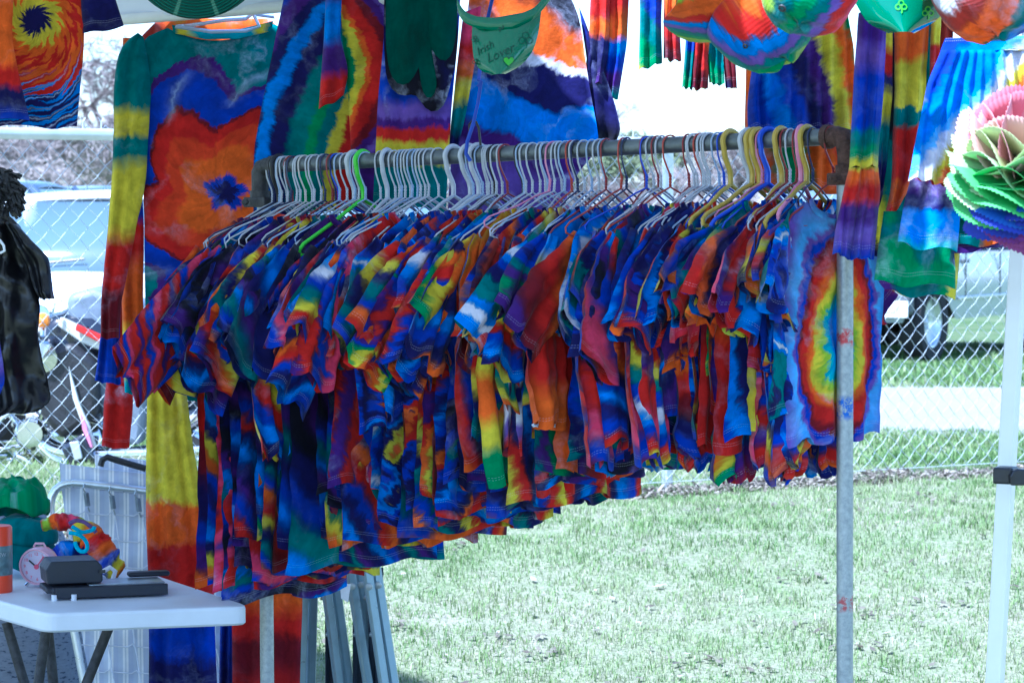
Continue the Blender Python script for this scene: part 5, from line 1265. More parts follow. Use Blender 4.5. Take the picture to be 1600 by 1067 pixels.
# ================================================================== rainbow paper flower
s = 950; ctr = P(1603, 266, s); fl = empty('paper_flower', ctr); tag(fl, 'large rainbow paper flower with pinked edges, pink above and purple below', 'paper flower'); inv = Matrix.Translation(ctr).inverted()
PC = [(1, (.78, .20, .26)), (.62, (.80, .36, .38)), (.36, (.84, .46, .42)), (.12, (.62, .72, .34)), (-.06, (.55, .78, .40)), (-.25, (.16, .66, .16)), (-.45, (.03, .12, .62)), (-.68, (.03, .05, .52)), (-.86, (.20, .03, .30)), (-1.1, (.30, .06, .28))]
pm = {}
def paper(i):
    if i not in pm: 
        c_ = PC[i][1]; c_ = tuple(v * .72 for v in c_); pm[i] = mat('tissue_paper', c_, .8, 0, .08, 12); b_ = pm[i].node_tree.nodes['Principled BSDF']; b_.inputs['Subsurface Weight'].default_value = 0
    return pm[i]
def petal(base, d, upv, L_, W_, mi, curl, seed):
    "folded paper fan: rounded, with a zigzag edge"
    side = d.cross(upv).normalized(); nrm = side.cross(d).normalized(); mb = MB(); n = 60; k = 6
    for j in range(k + 1):
        r = j / k
        for i in range(n + 1):
            a = (i / n - .5) * R(150); zz = (1 + (.016 if i % 2 else -.014) * (r > .99)) * (1 + .05 * math.sin(a * 3 + seed))
            x = math.sin(a) * W_ * r * zz; y = math.cos(a * .9) * L_ * r * zz
            z = curl * r * r * .5 * L_ - abs(math.sin(a)) ** 1.5 * r * L_ * .28 + .05 * L_ * math.sin(a * 4 + seed) * r
            mb.v.append(tuple(base + side * x + d * y + nrm * z))
    for j in range(k):
        for i in range(n): q = j * (n + 1) + i; mb.f.append((q, q + 1, q + n + 2, q + n + 1))
    o = mb.build('petal', paper(mi), fl, inv=inv); o.modifiers.new('thick', 'SOLIDIFY').thickness = .0006
gg = random.Random(3); Rf = .128
for row, (el, mi, cnt) in enumerate([(74, 0, 5), (56, 1, 6), (38, 2, 7), (20, 3, 7), (5, 4, 7), (-9, 5, 7), (-22, 5, 7), (-35, 6, 7), (-48, 7, 7), (-62, 8, 6), (-76, 9, 5)]):
    for k_ in range(cnt):
        ph = R(-112 + 224 * (k_ + .5 * (row % 2)) / (cnt - .5) + gg.uniform(-7, 7)); e_ = R(el + gg.uniform(-4, 4))
        dirv = Vector((math.sin(ph) * math.cos(e_), -math.cos(ph) * math.cos(e_), math.sin(e_)))
        up_ = Vector((-math.sin(ph) * .25, -.45, .85)) if abs(el) < 60 else Vector((0, -1, .3))
        petal(ctr + dirv * .008, dirv, up_, Rf * gg.uniform(.93, 1.03), .088, mi if gg.random() > .12 else max(0, mi - 1), .25, gg.random() * 6)
MB().tube([ctr + Vector((0, .02, .05)), ctr + Vector((0.01, .03, .6))], .0015, 5).build('string', M['tent'], fl, inv=inv)

# ================================================================== black nylon garment at the left edge
s = 700
hero('black_nylon_jacket', 'shiny black nylon jacket hanging at the left edge in front of the fence', 'jacket', s, [
    ('body', [(-70, 330), (-90, 450), (-95, 560), (-80, 658)], [(6, 330), (30, 350), (62, 440), (64, 500), (58, 530), (66, 570), (80, 620), (74, 640), (60, 645)], M['nylon'], dict(folds=3, amp=.02, thick=.03, crumple=.018, nu=34, nv=40, top=.6)),
    ('sleeve', [(10, 345), (34, 400), (64, 472), (66, 470)], [(30, 352), (78, 402), (80, 425), (87, 470)], M['nylon'], dict(folds=1.5, amp=.012, thick=.035, crumple=.014, nu=16, nv=22, top=.6, hemwave=0))], org=(0, 340))
e = empty('frayed_black_hat', P(0, 300, 715)); tag(e, 'black knitted hat with a frayed lower edge above the nylon jacket', 'hat'); inv = Matrix.Translation(e.location).inverted()
mb = MB(); gg = random.Random(8); ctrp = P(-12, 300, 715)
for k_ in range(420):
    a = gg.uniform(0, 6.28); v = gg.uniform(-.9, 1); r = .055 * math.sqrt(max(.05, 1 - v * v * .6)); b0 = ctrp + Vector((r * math.cos(a), r * math.sin(a), v * .045)); d = Vector((math.cos(a) * .5, math.sin(a) * .5, gg.uniform(-1.2, .1))).normalized() * gg.uniform(.01, .026)
    mb.tube([b0, b0 + d * .6, b0 + d + Vector((gg.gauss(0, .004), 0, -.004))], .0035, 4)
mb.build('fringe', M['leather'], e, inv=inv)
bowl(e, inv, Matrix.Translation(ctrp + Vector((0, 0, -.02))), .056, .075, M['leather'], 'crown')
MB().add and None
tb = MB(); tb.add([P(-6, 262, 720), P(4, 264, 720), P(7, 271, 720), P(1, 276, 720), P(-4, 276, 712)], [(0, 1, 2, 3, 4)]); o_ = tb.build('tab', M['leather'], e, inv=inv, smooth=False); o_.modifiers.new('thick', 'SOLIDIFY').thickness = .006
wire('hook_end', 'white hanger hook end poking out over the black jacket at the left edge', [(-8, 372), (0, 376), (6, 384), (7, 392), (2, 395), (-6, 395)], .003, M['plaswhite'], 735)
hero('purple_edge_shirt', 'purple and pink tie-dye cloth edge at the far left below the jacket shoulder', 'shirt', 760, [
    ('body', [(-60, 520), (-60, 640)], [(-6, 500), (5, 560), (8, 600), (0, 622)], tiedye('dyed_purple_edge', 'blot', ('violet', 'royal', 'red', 'purple'), veins=1, freq=2, seed=60), dict(folds=1, amp=.01, thick=.02, nu=14))], org=(0, 520))

# ================================================================== folding table and what stands on it
TS = 650
def table_mat(): return M['tablewhite']
TZ = P(200, 965, 650).z + .0
def onplane(x, y, z):
    d = (RT * ((x - 800) / F) + UP * ((533.5 - y) / F) + FW); k_ = (z - CAM.z) / d.z; return CAM + d * k_
TZ = .74
A_ = onplane(72, 958, TZ); B_ = onplane(390, 946, TZ); C_ = onplane(262, 903, TZ); D_ = onplane(-60, 922, TZ)
ex = (B_ - A_).normalized(); ey = Vector((-ex.y, ex.x, 0)); 
if ey.y < 0: ey = -ey
tbl = empty('folding_table', (A_.x, A_.y, 0)); tag(tbl, 'white moulded plastic folding table with black legs at the lower left', 'table'); tinv2 = Matrix.Translation(tbl.location).inverted()
def rpoly(pts, r, n=6):
    out = []; m_ = len(pts)
    for i in range(m_):
        p0, p1, p2 = pts[i - 1], pts[i], pts[(i + 1) % m_]; a = (p0 - p1).normalized(); b2 = (p2 - p1).normalized()
        s0, s1 = p1 + a * r, p1 + b2 * r
        for k_ in range(n + 1): u = k_ / n; out.append(s0.lerp(p1, u).lerp(p1.lerp(s1, u), u))
    return out
far_l = A_ + (D_ - A_).normalized() * 1.3; far_r = B_ + (C_ - B_).normalized() * .95 
top = rpoly([A_, B_, B_ + (C_ - B_) * 1.35, A_ + (C_ - B_) * 1.35 + (D_ - A_).normalized() * .5, A_ + (D_ - A_).normalized() * .75], .035)
mb = MB(); n = len(top); cen = sum(top, Vector()) / n
rings = [(1.0, 0), (1.0, -.002)]
lay = [(-.045, -.006), (-.040, 0), (-.008, 0), (-.002, -.003), (0, -.010)]
for dz, ins in lay:
    for p in top: mb.v.append(tuple(p + (cen - p).normalized() * -ins * 1.0 + Vector((0, 0, dz))))
for j in range(len(lay) - 1):
    for i in range(n): a = j * n + i; b2 = j * n + (i + 1) % n; mb.f.append((a, b2, b2 + n, a + n))
mb.f.append(tuple(range((len(lay) - 1) * n, len(lay) * n))); mb.f.append(tuple(range(n))[::-1])
mb.build('tabletop', M['tablewhite'], tbl, inv=tinv2, smooth=False)
for a, b2, s1 in (((10, 972), (48, 1100), 640), ((72, 985), (52, 1120), 655), ((75, 985), (88, 1110), 648), ((170, 980), (132, 1075), 650)):
    p, q = P(a[0], a[1], s1), P(b2[0], b2[1], s1); d = (q - p).normalized(); kk = (p.z - .0) / -d.z
    MB().tube([p, p + d * kk], .0125, 10).build('leg', M['iron'], tbl, inv=tinv2)
gx = Matrix.Rotation(math.atan2(ex.y, ex.x), 4, 'Z')
# card imprinter
I0 = onplane(158, 932, TZ); e = empty('card_imprinter', I0, math.atan2(ex.y, ex.x) + R(2)); tag(e, 'black manual card imprinter lying on the white table', 'card imprinter')
M['imp'] = mat('matt_black_plastic', (.010, .013, .024), .5, 0, .15, 60, .05)
MB().box((.015, .035, .02), (.27, .135, .018)).build('base', M['imp'], e, bevel=.004)
MB().box((.02, -.034, .017), (.265, .012, .026)).build('rail', M['imp'], e, bevel=.002)
MB().box((.06, .035, .030), (.18, .10, .003)).build('bed', M['galv'], e, bevel=.001)
MB().prism([(-.065, .028), (.062, .028), (.066, .034), (.064, .068), (.052, .082), (-.056, .082), (-.068, .062)], -.06, .05, Matrix.Translation((-.062, .045, .006)) @ Matrix.Rotation(R(90), 4, 'X')).build('carriage', M['imp'], e, smooth=False, bevel=.003)
MB().box((.128, .085, .04), (.10, .035, .012)).build('handle', M['imp'], e, bevel=.005)
MB().box((-.118, .03, .022), (.03, .12, .012)).build('end_block', M['imp'], e, bevel=.003)
MB().box((.001, -.015, .062), (.014, .003, .008)).build('latch', M['black'], e)
for q in ((-.115, -.035), (-.07, -.038)): MB().lathe([(.001, 0), (.007, 0), (.007, .014), (.001, .014)], 12, Matrix.Translation((q[0], q[1], .0))).build('foot', M['plaswhite'], e)
# pink alarm clock
cp = onplane(62, 921, TZ + .002); cp = onplane(60, 917, TZ); cr = .046; cc = cp + Vector((0, 0, cr + .006)); e = empty('alarm_clock', cp, 0); tag(e, 'small pink alarm clock with red numerals beside the imprinter', 'clock'); inv = Matrix.Translation(cp).inverted()
M['pink'] = mat('pink_enamel', (.72, .42, .52), .25, 0, .06, 10, coat=.5); M['face'] = mat('clock_face', (.72, .66, .80), .35, 0, .03, 10); M['pinkink'] = mat('clock_red_print', (.80, .12, .22), .4)
Mc = Matrix.Translation(cc) @ Matrix.Rotation(R(-14), 4, 'Z') @ Matrix.Rotation(R(90 + 6), 4, 'X')
MB().lathe([(.001, -.03), (cr * .9, -.03), (cr, -.022), (cr, .008), (cr * .96, .014), (cr * .88, .014), (cr * .86, .008)], 40, Mc).build('case', M['pink'], e, inv=inv)
MB().lathe([(.001, .0085), (cr * .87, .0085)], 40, Mc).build('face', M['face'], e, inv=inv)
for h_ in range(1, 13):
    a = R(90 - h_ * 30); me = text_mesh(str(h_), .011, .0002); me.transform(Matrix.Translation(-cp) @ Mc @ Matrix.Translation((math.cos(a) * cr * .68, math.sin(a) * cr * .68, .0092))); me.materials.clear(); me.materials.append(M['pinkink']); o_ = bpy.data.objects.new('numeral', me); col.objects.link(o_); o_.parent = e
for a, L_, wv, mm in ((R(52), .033, .0016, M['pinkink']), (R(140), .024, .002, M['imp'])):
    MB().tube([Mc @ Vector((0, 0, .011)), Mc @ Vector((math.cos(a) * L_, math.sin(a) * L_, .011))], wv, 6).build('hand', mm, e, inv=inv)
MB().lathe([(.001, .013), (.006, .013), (.006, .009)], 14, Mc).build('hub', M['pinkink'], e, inv=inv)
for sx in (-1, 1): MB().tube([cc + Vector((sx * .022, 0, -cr * .85)), cp + Vector((sx * .03, 0, .004))], [.003, .005], 8).build('foot', M['chrome'], e, inv=inv)
MB().tube([cc + Vector((-.012, .01, cr * .98)), cc + Vector((-.008, .01, cr + .007)), cc + Vector((.012, .01, cr + .007)), cc + Vector((.016, .01, cr * .97))], .003, 8).build('bell', M['pink'], e, inv=inv)
# orange carton with the word VIEW
bp = onplane(-6, 924, TZ); e = empty('orange_canister', bp, R(0)); tag(e, 'orange canister with a dark VIEW label at the left edge of the table', 'canister')
M['orange'] = mat('orange_print', (.72, .06, .015), .4, 0, .05, 10); M['greyl'] = mat('grey_label', (.10, .16, .18), .4, 0, .4, 60)
MB().lathe([(.001, 0), (.038, 0), (.039, .003), (.039, .155), (.036, .159), (.001, .159)], 30).build('can', M['orange'], e)
MB().lathe([(.0393, .042), (.0396, .043), (.0396, .112), (.0393, .113)], 30).build('label_band', M['greyl'], e)
me = text_mesh('VIEW', .0125, .0002)
for v in me.vertices:
    a = v.co.x / .04; a2 = R(-64) + a; v.co = Vector((math.cos(a2) * (.0398), math.sin(a2) * .0398, .092 + v.co.y))
me.materials.clear(); me.materials.append(M['plaswhite']); o_ = bpy.data.objects.new('lettering', me); col.objects.link(o_); o_.parent = e
# caps and bandannas heaped on the table
gm = tiedye('cap_green_cotton', 'blot', ('teal', 'green', 'teal', 'turquoise', 'white', 'green'), freq=2.2, veins=.8, seed=70, stitch=False)
p = onplane(28, 905, TZ) + Vector((0, .1, .0)); s = 640
p = P(22, 803, 618); e = empty('cap', p); tag(e, 'green and white tie-dye cap on top of the heap on the table', 'cap'); inv = Matrix.Translation(p).inverted()
bowl(e, inv, facing(p, -12, -6), .09, .085, gm, 'crown', seed=3, lump=.022, n=56, k=18); 
vs = MB(); eyelets(e, inv, facing(p, 0, 0), [(-.032, -.075, .033)], M['chrome'], .006)
hm_ = tiedye('hat_green_cotton', 'blot', ('teal', 'teal', 'green', 'teal'), freq=1.5, veins=.1, seed=71, stitch=False)
p = P(40, 838, 622); e = empty('green_bucket_hat', p); tag(e, 'dark green bucket hat with stitched rings lying below the cap', 'hat'); inv = Matrix.Translation(p).inverted()
bowl(e, inv, facing(p, 8, 10), .08, .05, hm_, 'crown', seed=2); bowl(e, inv, facing(p, 4, 12), .08, 0, stitched(hm_, 110), 'brim', brim=(.065, .118, .058), wave=.006, seed=2)
bands = [('red, orange and yellow knotted bandanna at the near side of the heap', ('yellow', 'orange', 'red', 'orange', 'royal'), [(112, 838), (130, 836), (148, 858), (162, 880), (186, 896)], .036, 72),
         ('blue and purple bandanna rolled under the green hat brim', ('royal', 'azure', 'navy', 'purple'), [(88, 878), (108, 868), (130, 878), (145, 892)], .034, 73),
         ('orange and lime bandanna trailing behind the hat', ('lime', 'orange', 'red', 'pink'), [(62, 822), (85, 818), (112, 816), (130, 822)], .018, 74),
         ('dark red folded bandanna at the bottom of the heap', ('red', 'maroon', 'rust'), [(70, 896), (100, 900), (130, 898)], .02, 75)]
for lab, pal, pts, rad, sd_ in bands:
    e = empty('bandanna', P(pts[0][0], pts[0][1], 632)); tag(e, lab, 'bandanna', 'bandannas heaped on the table'); inv = Matrix.Translation(e.location).inverted()
    cl = resample(pts, 22); mb = MB(); n = 28
    for j, q in enumerate(cl):
        c3 = P(q.x, q.y, 632) + Vector((0, .03, 0)); d = (cl[min(j + 1, 22)] - cl[max(j - 1, 0)]).normalized(); sd3 = Vector((d.y, 0, d.x)); 
        r_ = rad * (.35 + .65 * math.sin(math.pi * min(1, max(0, .12 + .8 * j / 22))) ** .6)
        for i in range(n):
            a = 2 * math.pi * i / n; rr_ = r_ * (1 + .6 * noise.noise(Vector((math.cos(a) * 1.6, math.sin(a) * 1.6 + sd_, j * .35))) + .22 * noise.noise(Vector((math.cos(a) * 5, math.sin(a) * 5, j * .6 + sd_))) + .10 * math.sin(a * 4 + j * .5))
            mb.v.append(tuple(c3 + sd3 * math.cos(a) * rr_ + Vector((0, -1, .15)) * math.sin(a) * rr_ * .8)); mb.pat.append((j * .011, a * .02)); mb.edge.append((0, .5))
    for j in range(22):
        for i in range(n): a = j * n + i; b2 = j * n + (i + 1) % n; mb.f.append((a, b2, b2 + n, a + n))
    mb.build('cloth', tiedye('bandanna_cotton', 'stripe', pal, freq=5, rot=R(90), seed=sd_, warp=.03, stitch=False, veins=.6), e, inv=inv)
HBM = mat('hairband_elastic', (.10, .05, .16), .8, 0, .3, 90, .4); HBT = mat('turquoise_elastic', (.02, .30, .45), .8, 0, .3, 90, .4)
for lab, pts, mm, s_ in (('dark purple elastic hair band on top of the bandannas', [(108, 818), (118, 812), (132, 815), (146, 826), (150, 832)], HBM, 665), ('turquoise elastic loop hanging over the bandannas', [(112, 822), (128, 832), (146, 828), (148, 822)], HBT, 668),
        ('purple and turquoise ring shaped hair elastic', [(108, 832), (124, 834), (136, 846), (138, 858), (130, 864), (120, 858), (117, 846)], HBT, 672)):
    e = empty('hair_elastic', P(pts[0][0], pts[0][1], s_)); tag(e, lab, 'hair elastic'); MB().tube(resample([(P(x, y, s_)) for x, y in pts], 16), .0048, 8).build('band', mm, e, inv=Matrix.Translation(e.location).inverted())
wire('paper_clip_card', 'white and red clip standing behind the imprinter', [(160, 893), (172, 886), (180, 892), (176, 906)], .006, M['plaswhite'], 640, 'clip')

# ================================================================== folded loungers with striped canvas
def stripes():
    m, t, b = new_mat('striped_lounger_canvas'); u = nd(t, 'ShaderNodeUVMap', uv_map='pat').outputs[0]; s_ = nd(t, 'ShaderNodeSeparateXYZ'); t.links.new(u, s_.inputs[0])
    f = math_n(t, 'FRACT', math_n(t, 'MULTIPLY', s_.outputs[0], 44)); st = [(0, (.55, .60, .72)), (.30, (.57, .62, .73)), (.32, (.90, .90, .90)), (.44, (.90, .90, .90)), (.46, (.62, .65, .70)), (.53, (.62, .65, .70)), (.55, (.90, .90, .90)), (.67, (.90, .90, .90)), (.69, (.52, .56, .70)), (1, (.50, .55, .70))]
    c_ = ramp_n(t, f, st); t.links.new(mix_c(t, 1., c_, maprange(t, noise_n(t, u, 20, 3), .3, .7, .8, 1.1), 'MULTIPLY'), b.inputs['Base Color']); b.inputs['Roughness'].default_value = .7; bump(t, b, noise_n(t, u, 12, 3), .4, .02); return m
M['stripe'] = stripes()
def lounger(label, s, dx, dy, springs=True):
    e = empty('folded_lounger', P(150 + dx, 760 + dy, s)); tag(e, label, 'folding lounger', 'folded loungers leaning behind the table'); inv = Matrix.Translation(e.location).inverted()
    fr = lambda a, b, c_: P(800 + a * 1000, 533.5 - b * 1000, s) + Vector((0, -c_, 0))
    cv = lambda x, y: ((x + dx - 800) / 1000, (533.5 - y - dy) / 1000)
    mb = MB(); cloth(mb, [cv(93, 724), (cv(96, 760)), cv(110, 860), cv(126, 980), cv(150, 1110)], [cv(300, 748), cv(305, 790), cv(318, 880), cv(332, 990), cv(350, 1120)], fr, nu=40, nv=30, folds=1.5, amp=.006, thick=.012, crumple=.006, seed=4)
    mb.build('canvas', M['stripe'], e, inv=inv)
    Pt = lambda x, y, o=.03: P(x + dx, y + dy, s) + Vector((0, -o, 0))
    MB().tube(resample([Pt(142, 1110), Pt(120, 990), Pt(100, 900), Pt(84, 820), Pt(80, 790), Pt(83, 768), Pt(96, 754), Pt(118, 752), Pt(180, 759), Pt(320, 776)], 50), .0115, 12).build('frame', M['alu'], e, inv=inv)
    if springs:
        for i, x in enumerate((136, 176, 216, 256, 296)):
            y = 757 + (x - 136) * .11; mb = MB(); mb.tube([Pt(x, y - 4, .046), Pt(x - 2, y + 4, .048), Pt(x + 1, y + 10, .044)], .0022, 6)
            for k_ in range(11): yy = y + 11 + k_ * 1.9; mb.lathe([(.0068, -.0015), (.0085, 0), (.0068, .0015)], 12, Matrix.Translation(Pt(x + 2 + k_ * .25, yy, .04)))
            mb.tube([Pt(x + 5, y + 33, .04), Pt(x + 7, y + 40, .036)], .0022, 6); mb.build('spring', M['galv'], e, inv=inv)
        mb = MB()
        for r_ in range(9):
            y = 799 + r_ * 41
            for i in range(5):
                x = 98 + r_ * 6.4 + i * 42; mb.tube([Pt(x, y + i * 1.5, .03), Pt(x + 30, y + 2 + i * 1.5, .034), Pt(x + 38, y - 3 + i * 1.5, .034), Pt(x + 42, y + 2 + i * 1.5, .034)], .0021, 5)
                mb.tube([Pt(x + 42, y + i * 1.5, .034), Pt(x + 45, y + 20, .03), Pt(x + 48, y + 41, .034)], .0021, 5)
        mb.build('wire_grid', M['wirewhite'], e, inv=inv)
    return e
lounger('folded lounger with blue striped canvas and a sprung aluminium frame, front one', 560, 0, 0)
e = lounger('second folded striped lounger standing higher behind the first', 545, 55, -14, False)
wire('black_strap', 'black strap handle lying over the striped canvas', [(157, 728), (160, 718), (168, 714), (180, 718), (200, 724), (228, 732)], .009, M['leather'], 575, 'strap')
# ------------------------------------------------------------------ folded metal chairs right of the left post
def metal_bundle():
    spec = [((476, 880), (468, 1110), 575, 'frame of a folded steel chair nearest the rack post'), ((505, 880), (535, 1110), 580, 'second folded steel chair leaning from the rack post'), ((545, 880), (582, 1110), 585, 'third folded steel chair with a white paper tag'), ((572, 880), (606, 1110), 590, 'rightmost folded steel chair leaning over the grass')]
    for k_, (a, b2, s_, lab) in enumerate(spec):
        e = empty('folded_chair', P(a[0], a[1], s_)); tag(e, lab, 'folding chair', 'folded steel chairs behind the rack'); inv = Matrix.Translation(e.location).inverted()
        for j, off in enumerate((0, 13)):
            p, q = P(a[0] + off, a[1], s_) + Vector((0, j * .03, 0)), P(b2[0] + off * 1.15, b2[1], s_) + Vector((0, j * .03, 0)); d = (q - p).normalized(); q2 = p + d * ((p.z - gz(p.x, p.y) - .0) / -d.z)
            rt_ = Matrix.Rotation(R(25), 3, 'Z'); mb = MB(); vs = []
            for c_ in (p, q2):
                for sx, sy in ((-.7, -1), (.7, -1), (1, -.6), (1, .6), (.7, 1), (-.7, 1), (-1, .6), (-1, -.6)): vs.append(c_ + rt_ @ Vector((sx * .0125, sy * .012, 0)))
            mb.add(vs, [(i, (i + 1) % 8, 8 + (i + 1) % 8, 8 + i) for i in range(8)] + [tuple(range(8))[::-1], tuple(range(8, 16))]); mb.build('leg', M['chairsteel'], e, inv=inv, smooth=False)
            MB().lathe([(.001, .004), (.009, .003), (.01, 0)], 14, Matrix.Translation(p + d * .06 + Vector((0, -.015, 0))) @ Matrix.Rotation(R(90), 4, 'X')).build('rivet', M['galv'], e, inv=inv)
        for f in (.25, .5):
            c_ = p.lerp(q, f); mb = MB(); mb.tube([c_ + Vector((-.045, -.005, .004)), c_ + Vector((-.012, -.005, -.004))], .006, 10); mb.tube([c_ + Vector((-.012, -.005, -.004)), c_ + Vector((.006, -.01, -.01))], .002, 6); mb.build('spring', M['galv'], e, inv=inv)
        mb = MB(); cc_ = p.lerp(q, .5); cloth(mb, [(-.04, .35), (-.04, -.6)], [(.0, .35), (.0, -.6)], lambda a_, b_, c2: cc_ + Vector((a_ - .01, .05 - c2, b_ * .5)), nu=12, nv=14, folds=2, amp=.012, thick=.01, seed=k_)
        mb.build('seat_canvas', M['darkcanvas'], e, inv=inv)
M['chairsteel'] = mat('grey_green_enamel', (.30, .40, .44), .32, .35, .12, 18); M['darkcanvas'] = mat('dark_seat_canvas', (.02, .03, .05), .8, 0, .3, 30)
metal_bundle()
e = empty('paper_tag', P(542, 925, 600)); tag(e, 'small white paper tag hanging from a folded chair', 'tag'); mb = MB(); c4 = [P(532, 908, 600), P(549, 910, 600), P(545, 938, 600), P(534, 932, 600)]; mb.add([q + Vector((0, -.03, 0)) for q in c4], [(0, 3, 2, 1)])
o_ = mb.build('card', M['plaswhite'], e, smooth=False, inv=Matrix.Translation(e.location).inverted()); o_.modifiers.new('thick', 'SOLIDIFY').thickness = .0008
# grey tarpaulin covered bundle below the table
mb = MB(); bowl_e = empty('grey_bundle', P(-10, 1060, 520)); tag(bowl_e, 'grey speckled cloth bundle under the left end of the table', 'bundle')
def speckle():
    m, t, b = new_mat('grey_speckled_cloth'); co = nd(t, 'ShaderNodeTexCoord').outputs['Object']; mp = nd(t, 'ShaderNodeMapping'); mp.inputs['Scale'].default_value = (1, 1, 3); t.links.new(co, mp.inputs[0])
    t.links.new(ramp_n(t, noise_n(t, mp.outputs[0], 55, 2), [(.36, (.03, .04, .07)), (.40, (.15, .16, .19)), (.7, (.19, .20, .23))]), b.inputs['Base Color']); b.inputs['Roughness'].default_value = .8; bump(t, b, noise_n(t, co, 8, 3), .5, .03); return m
M['speck'] = speckle(); 
for j in range(17):
    for i in range(29):
        ph = j / 16 * math.pi / 2; a = 2 * math.pi * i / 28; r = .42 * math.sin(ph) ** .8 * (1 + .05 * noise.noise(Vector((math.cos(a) * 1.5, math.sin(a) * 1.5, ph)))); mb.v.append((r * math.cos(a) * .55, r * math.sin(a) * .6, .62 * math.cos(ph) - .42))
for j in range(16):
    for i in range(28): a = j * 29 + i; mb.f.append((a, a + 29, a + 30, a + 1))
mb.build('cloth', M['speck'], bowl_e)
gp = P(-10, 1000, 520); bowl_e.location = (gp.x + .02, gp.y + .3, gz(gp.x, gp.y) + .42)

# ================================================================== motorcycle behind the fence
my = 13.4; ms = F / my
def mpx(x, y, o=0): return P(x, y, ms) + Vector((0, o, 0))
bike = empty('motorcycle', (P(110, 740, ms).x, my, gz(-2, my))); tag(bike, 'black and chrome touring motorcycle parked just behind the fence', 'motorcycle'); inv = Matrix.Translation(bike.location).inverted()
gzb = gz(-2, my)
def wheelm(cx, r, yaw, name='wheel'):
    c_ = Vector((P(cx, 700, ms).x, my, gzb + r)); Mw = Matrix.Translation(c_) @ Matrix.Rotation(R(yaw), 4, 'Z') @ Matrix.Rotation(R(90), 4, 'X')
    o = MB().lathe([(r * .74, -.05), (r * .9, -.06), (r, -.03), (r, .03), (r * .9, .06), (r * .74, .05)], 36, Mw).build(name, M['rubber'], bike, inv=inv)
    mb = MB(); mb.lathe([(.001, .04), (.05, .045), (.06, -.045), (.001, -.04)], 20, Mw); mb.lathe([(r * .70, -.04), (r * .75, -.045), (r * .75, .045), (r * .70, .04)], 36, Mw)
    for k_ in range(10): a = k_ * math.pi / 5; mb.tube([Mw @ Vector((.04 * math.cos(a), .04 * math.sin(a), 0)), Mw @ Vector((r * .72 * math.cos(a + .12), r * .72 * math.sin(a + .12), 0))], .008, 6)
    q = mb.build('rim', M['chrome'], o); q.matrix_parent_inverse = Matrix(); q.data.transform(inv)
    return c_
w1 = wheelm(-60, .32, 0); w2 = wheelm(345, .31, 0, 'wheel')
gg = random.Random(5)
# frame and engine between the wheels
mb = MB()
for pts in ([(-60, 640), (-10, 560), (40, 480), (60, 455)], [(40, 500), (80, 600), (110, 700), (230, 710), (345, 640)], [(40, 480), (140, 520), (230, 560), (345, 640)]):
    for o in (-.08, .08): mb.tube(resample([mpx(x, y, o) for x, y in pts], 14), .016, 8)
mb.build('frame', M['black'], bike, inv=inv)
eng = MB(); eng.box(mpx(110, 690), (.42, .28, .20)).build('crankcase', M['chrome'], bike, inv=inv, bevel=.06, seg=3)
for cx, rot in ((80, -24), (140, 24)):
    mb = MB(); rm = Matrix.Rotation(R(rot), 4, 'Y')
    for k_ in range(9): mb.lathe([(.001, .004), (.068, .004), (.07, 0), (.068, -.004), (.001, -.004)], 18, Matrix.Translation(mpx(cx, 655 - k_ * 5.2, -.03) + Vector((math.sin(R(rot)) * k_ * .008, 0, 0))) @ rm)
    mb.lathe([(.001, .05), (.05, .045), (.055, 0)], 18, Matrix.Translation(mpx(cx + rot * .3, 608, -.03)) @ rm); mb.build('cylinder', M['galv'], bike, inv=inv)
MB().lathe([(.001, .04), (.06, .04), (.075, .02), (.075, -.02), (.001, -.02)], 24, Matrix.Translation(mpx(60, 672, -.2)) @ Matrix.Rotation(R(90), 4, 'X')).build('air_cleaner', M['chrome'], bike, inv=inv)
for yy, r in ((705, .032), (722, .034)): MB().tube(resample([mpx(60, 650, -.18), mpx(70, 690, -.2), mpx(110, yy, -.22), mpx(220, yy, -.22), mpx(400, yy - 12, -.22)], 24), r, 12).build('exhaust', M['chrome'], bike, inv=inv)
for pts, r in (([(-60, 650), (-30, 600), (20, 520), (45, 470)], .024), ([(20, 640), (60, 700), (150, 735)], .014), ([(10, 620), (60, 600), (95, 660), (150, 690)], .016), ([(0, 700), (60, 690), (150, 650), (200, 700)], .014)):
    MB().tube(resample([mpx(x, y, -.12) for x, y in pts], 16), r, 10).build('fork_tube' if r > .02 else 'chrome_pipe', M['chrome'], bike, inv=inv)
def blob(name, pts, depth, m, yo=0, r=.02):
    mb = MB(); pl = [Vector((P(x, y, ms).x, P(x, y, ms).z)) for x, y in pts]; mb.prism([(p.x, p.y) for p in pl], 0, depth, Matrix(((1, 0, 0, 0), (0, 0, 1, my - depth / 2 + yo), (0, 1, 0, 0), (0, 0, 0, 1)))); return mb.build(name, m, bike, inv=inv, bevel=r, seg=3)
M['bikegrey'] = mat('grey_blue_luggage', (.16, .19, .24), .5, 0, .2, 14, .2); M['bikepaint'] = mat('black_bike_paint', (.015, .018, .03), .12, 0, .2, 5, coat=.8); M['cream'] = mat('cream_panel', (.62, .62, .58), .3, 0, .05, 5, coat=.5)
blob('tank', [(60, 520), (90, 490), (150, 492), (190, 520), (170, 560), (80, 560)], .28, M['bikepaint'], 0, .05)
blob('seat', [(165, 540), (190, 520), (250, 525), (330, 530), (335, 560), (200, 575)], .3, M['leather'], 0, .04)
blob('saddlebag', [(80, 545), (128, 530), (165, 560), (168, 640), (110, 680), (78, 640)], .2, M['leather'], -.22, .03)
blob('duffel_bag', [(108, 460), (150, 448), (230, 470), (240, 545), (170, 545), (112, 500)], .34, M['bikegrey'], .05, .04)
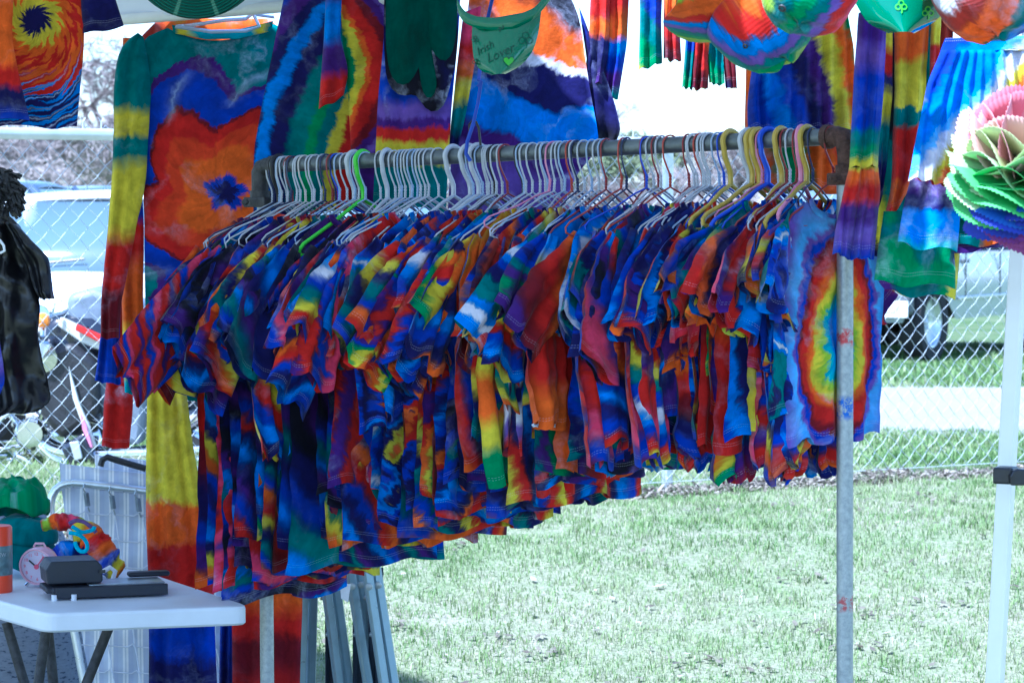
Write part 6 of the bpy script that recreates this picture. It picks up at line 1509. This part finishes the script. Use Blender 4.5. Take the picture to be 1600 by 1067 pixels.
blob('windscreen_panel', [(108, 492), (150, 512), (200, 540), (200, 556), (140, 532), (104, 506)], .06, M['cream'], -.24, .008)
blob('red_stripe', [(134, 502), (175, 520), (175, 534), (132, 512)], .02, M['redlens'], -.29, .004)
blob('fairing_edge', [(124, 566), (131, 590), (140, 622), (152, 650), (166, 690), (160, 690), (142, 650), (130, 615)], .04, M['cream'], -.33, .006)
blob('fairing_red_edge', [(142, 635), (152, 655), (162, 690), (158, 690), (146, 662)], .02, HM['pink'], -.37, .004)
blob('rear_panel', [(150, 560), (200, 555), (240, 600), (230, 690), (175, 690)], .16, M['bikegrey'], -.15, .03)
blob('toolbox', [(110, 690), (150, 665), (165, 712), (130, 730)], .12, M['bikepaint'], -.3, .02)
blob('blue_panel', [(126, 682), (140, 680), (146, 706), (134, 710)], .02, M['carsilver'], -.37, .004)
MB().lathe([(.001, .05), (.07, .03), (.08, -.03), (.05, -.08), (.001, -.09)], 24, Matrix.Translation(mpx(84, 552, -.3)) @ Matrix.Rotation(R(100), 4, 'X')).build('headlamp', M['chrome'], bike, inv=inv)
MB().tube(resample([mpx(86, 520, -.35), mpx(84, 500, -.34), mpx(90, 492, -.3), mpx(105, 488, -.1), mpx(112, 480, .1)], 12), .012, 8).build('handlebar', M['chrome'], bike, inv=inv)
MB().lathe([(.001, .03), (.03, .02), (.036, 0), (.02, -.03)], 18, Matrix.Translation(mpx(86, 496, -.36)) @ Matrix.Rotation(R(90), 4, 'X')).build('turn_signal', M['amber'], bike, inv=inv)
MB().tube([mpx(98, 488, -.3), mpx(102, 470, -.3)], .006, 6).build('mirror_stalk', M['chrome'], bike, inv=inv)
MB().lathe([(.001, .01), (.04, .008), (.045, 0), (.03, -.015)], 18, Matrix.Translation(mpx(80, 488, -.32)) @ Matrix.Rotation(R(80), 4, 'X')).build('mirror', M['chrome'], bike, inv=inv)
blob('rear_fender', [(270, 600), (300, 570), (360, 560), (420, 590), (430, 620), (380, 600), (330, 600), (290, 640)], .16, M['bikepaint'], 0, .02)
blob('front_fender', [(-130, 620), (-100, 590), (-60, 580), (-10, 600), (10, 640), (-20, 620), (-60, 605), (-110, 630)], .14, M['bikepaint'], 0, .02)
mb = MB()
for k_ in range(46):
    a = mpx(gg.uniform(5, 120), gg.uniform(640, 720), gg.uniform(-.22, -.1)); b2 = a + Vector((gg.gauss(0, .09), gg.gauss(0, .02), gg.gauss(0, .05))); mb.tube([a, a.lerp(b2, .5) + Vector((0, 0, gg.gauss(0, .02))), b2], gg.uniform(.006, .014), 7)
mb.build('linkage', M['chrome'], bike, inv=inv)
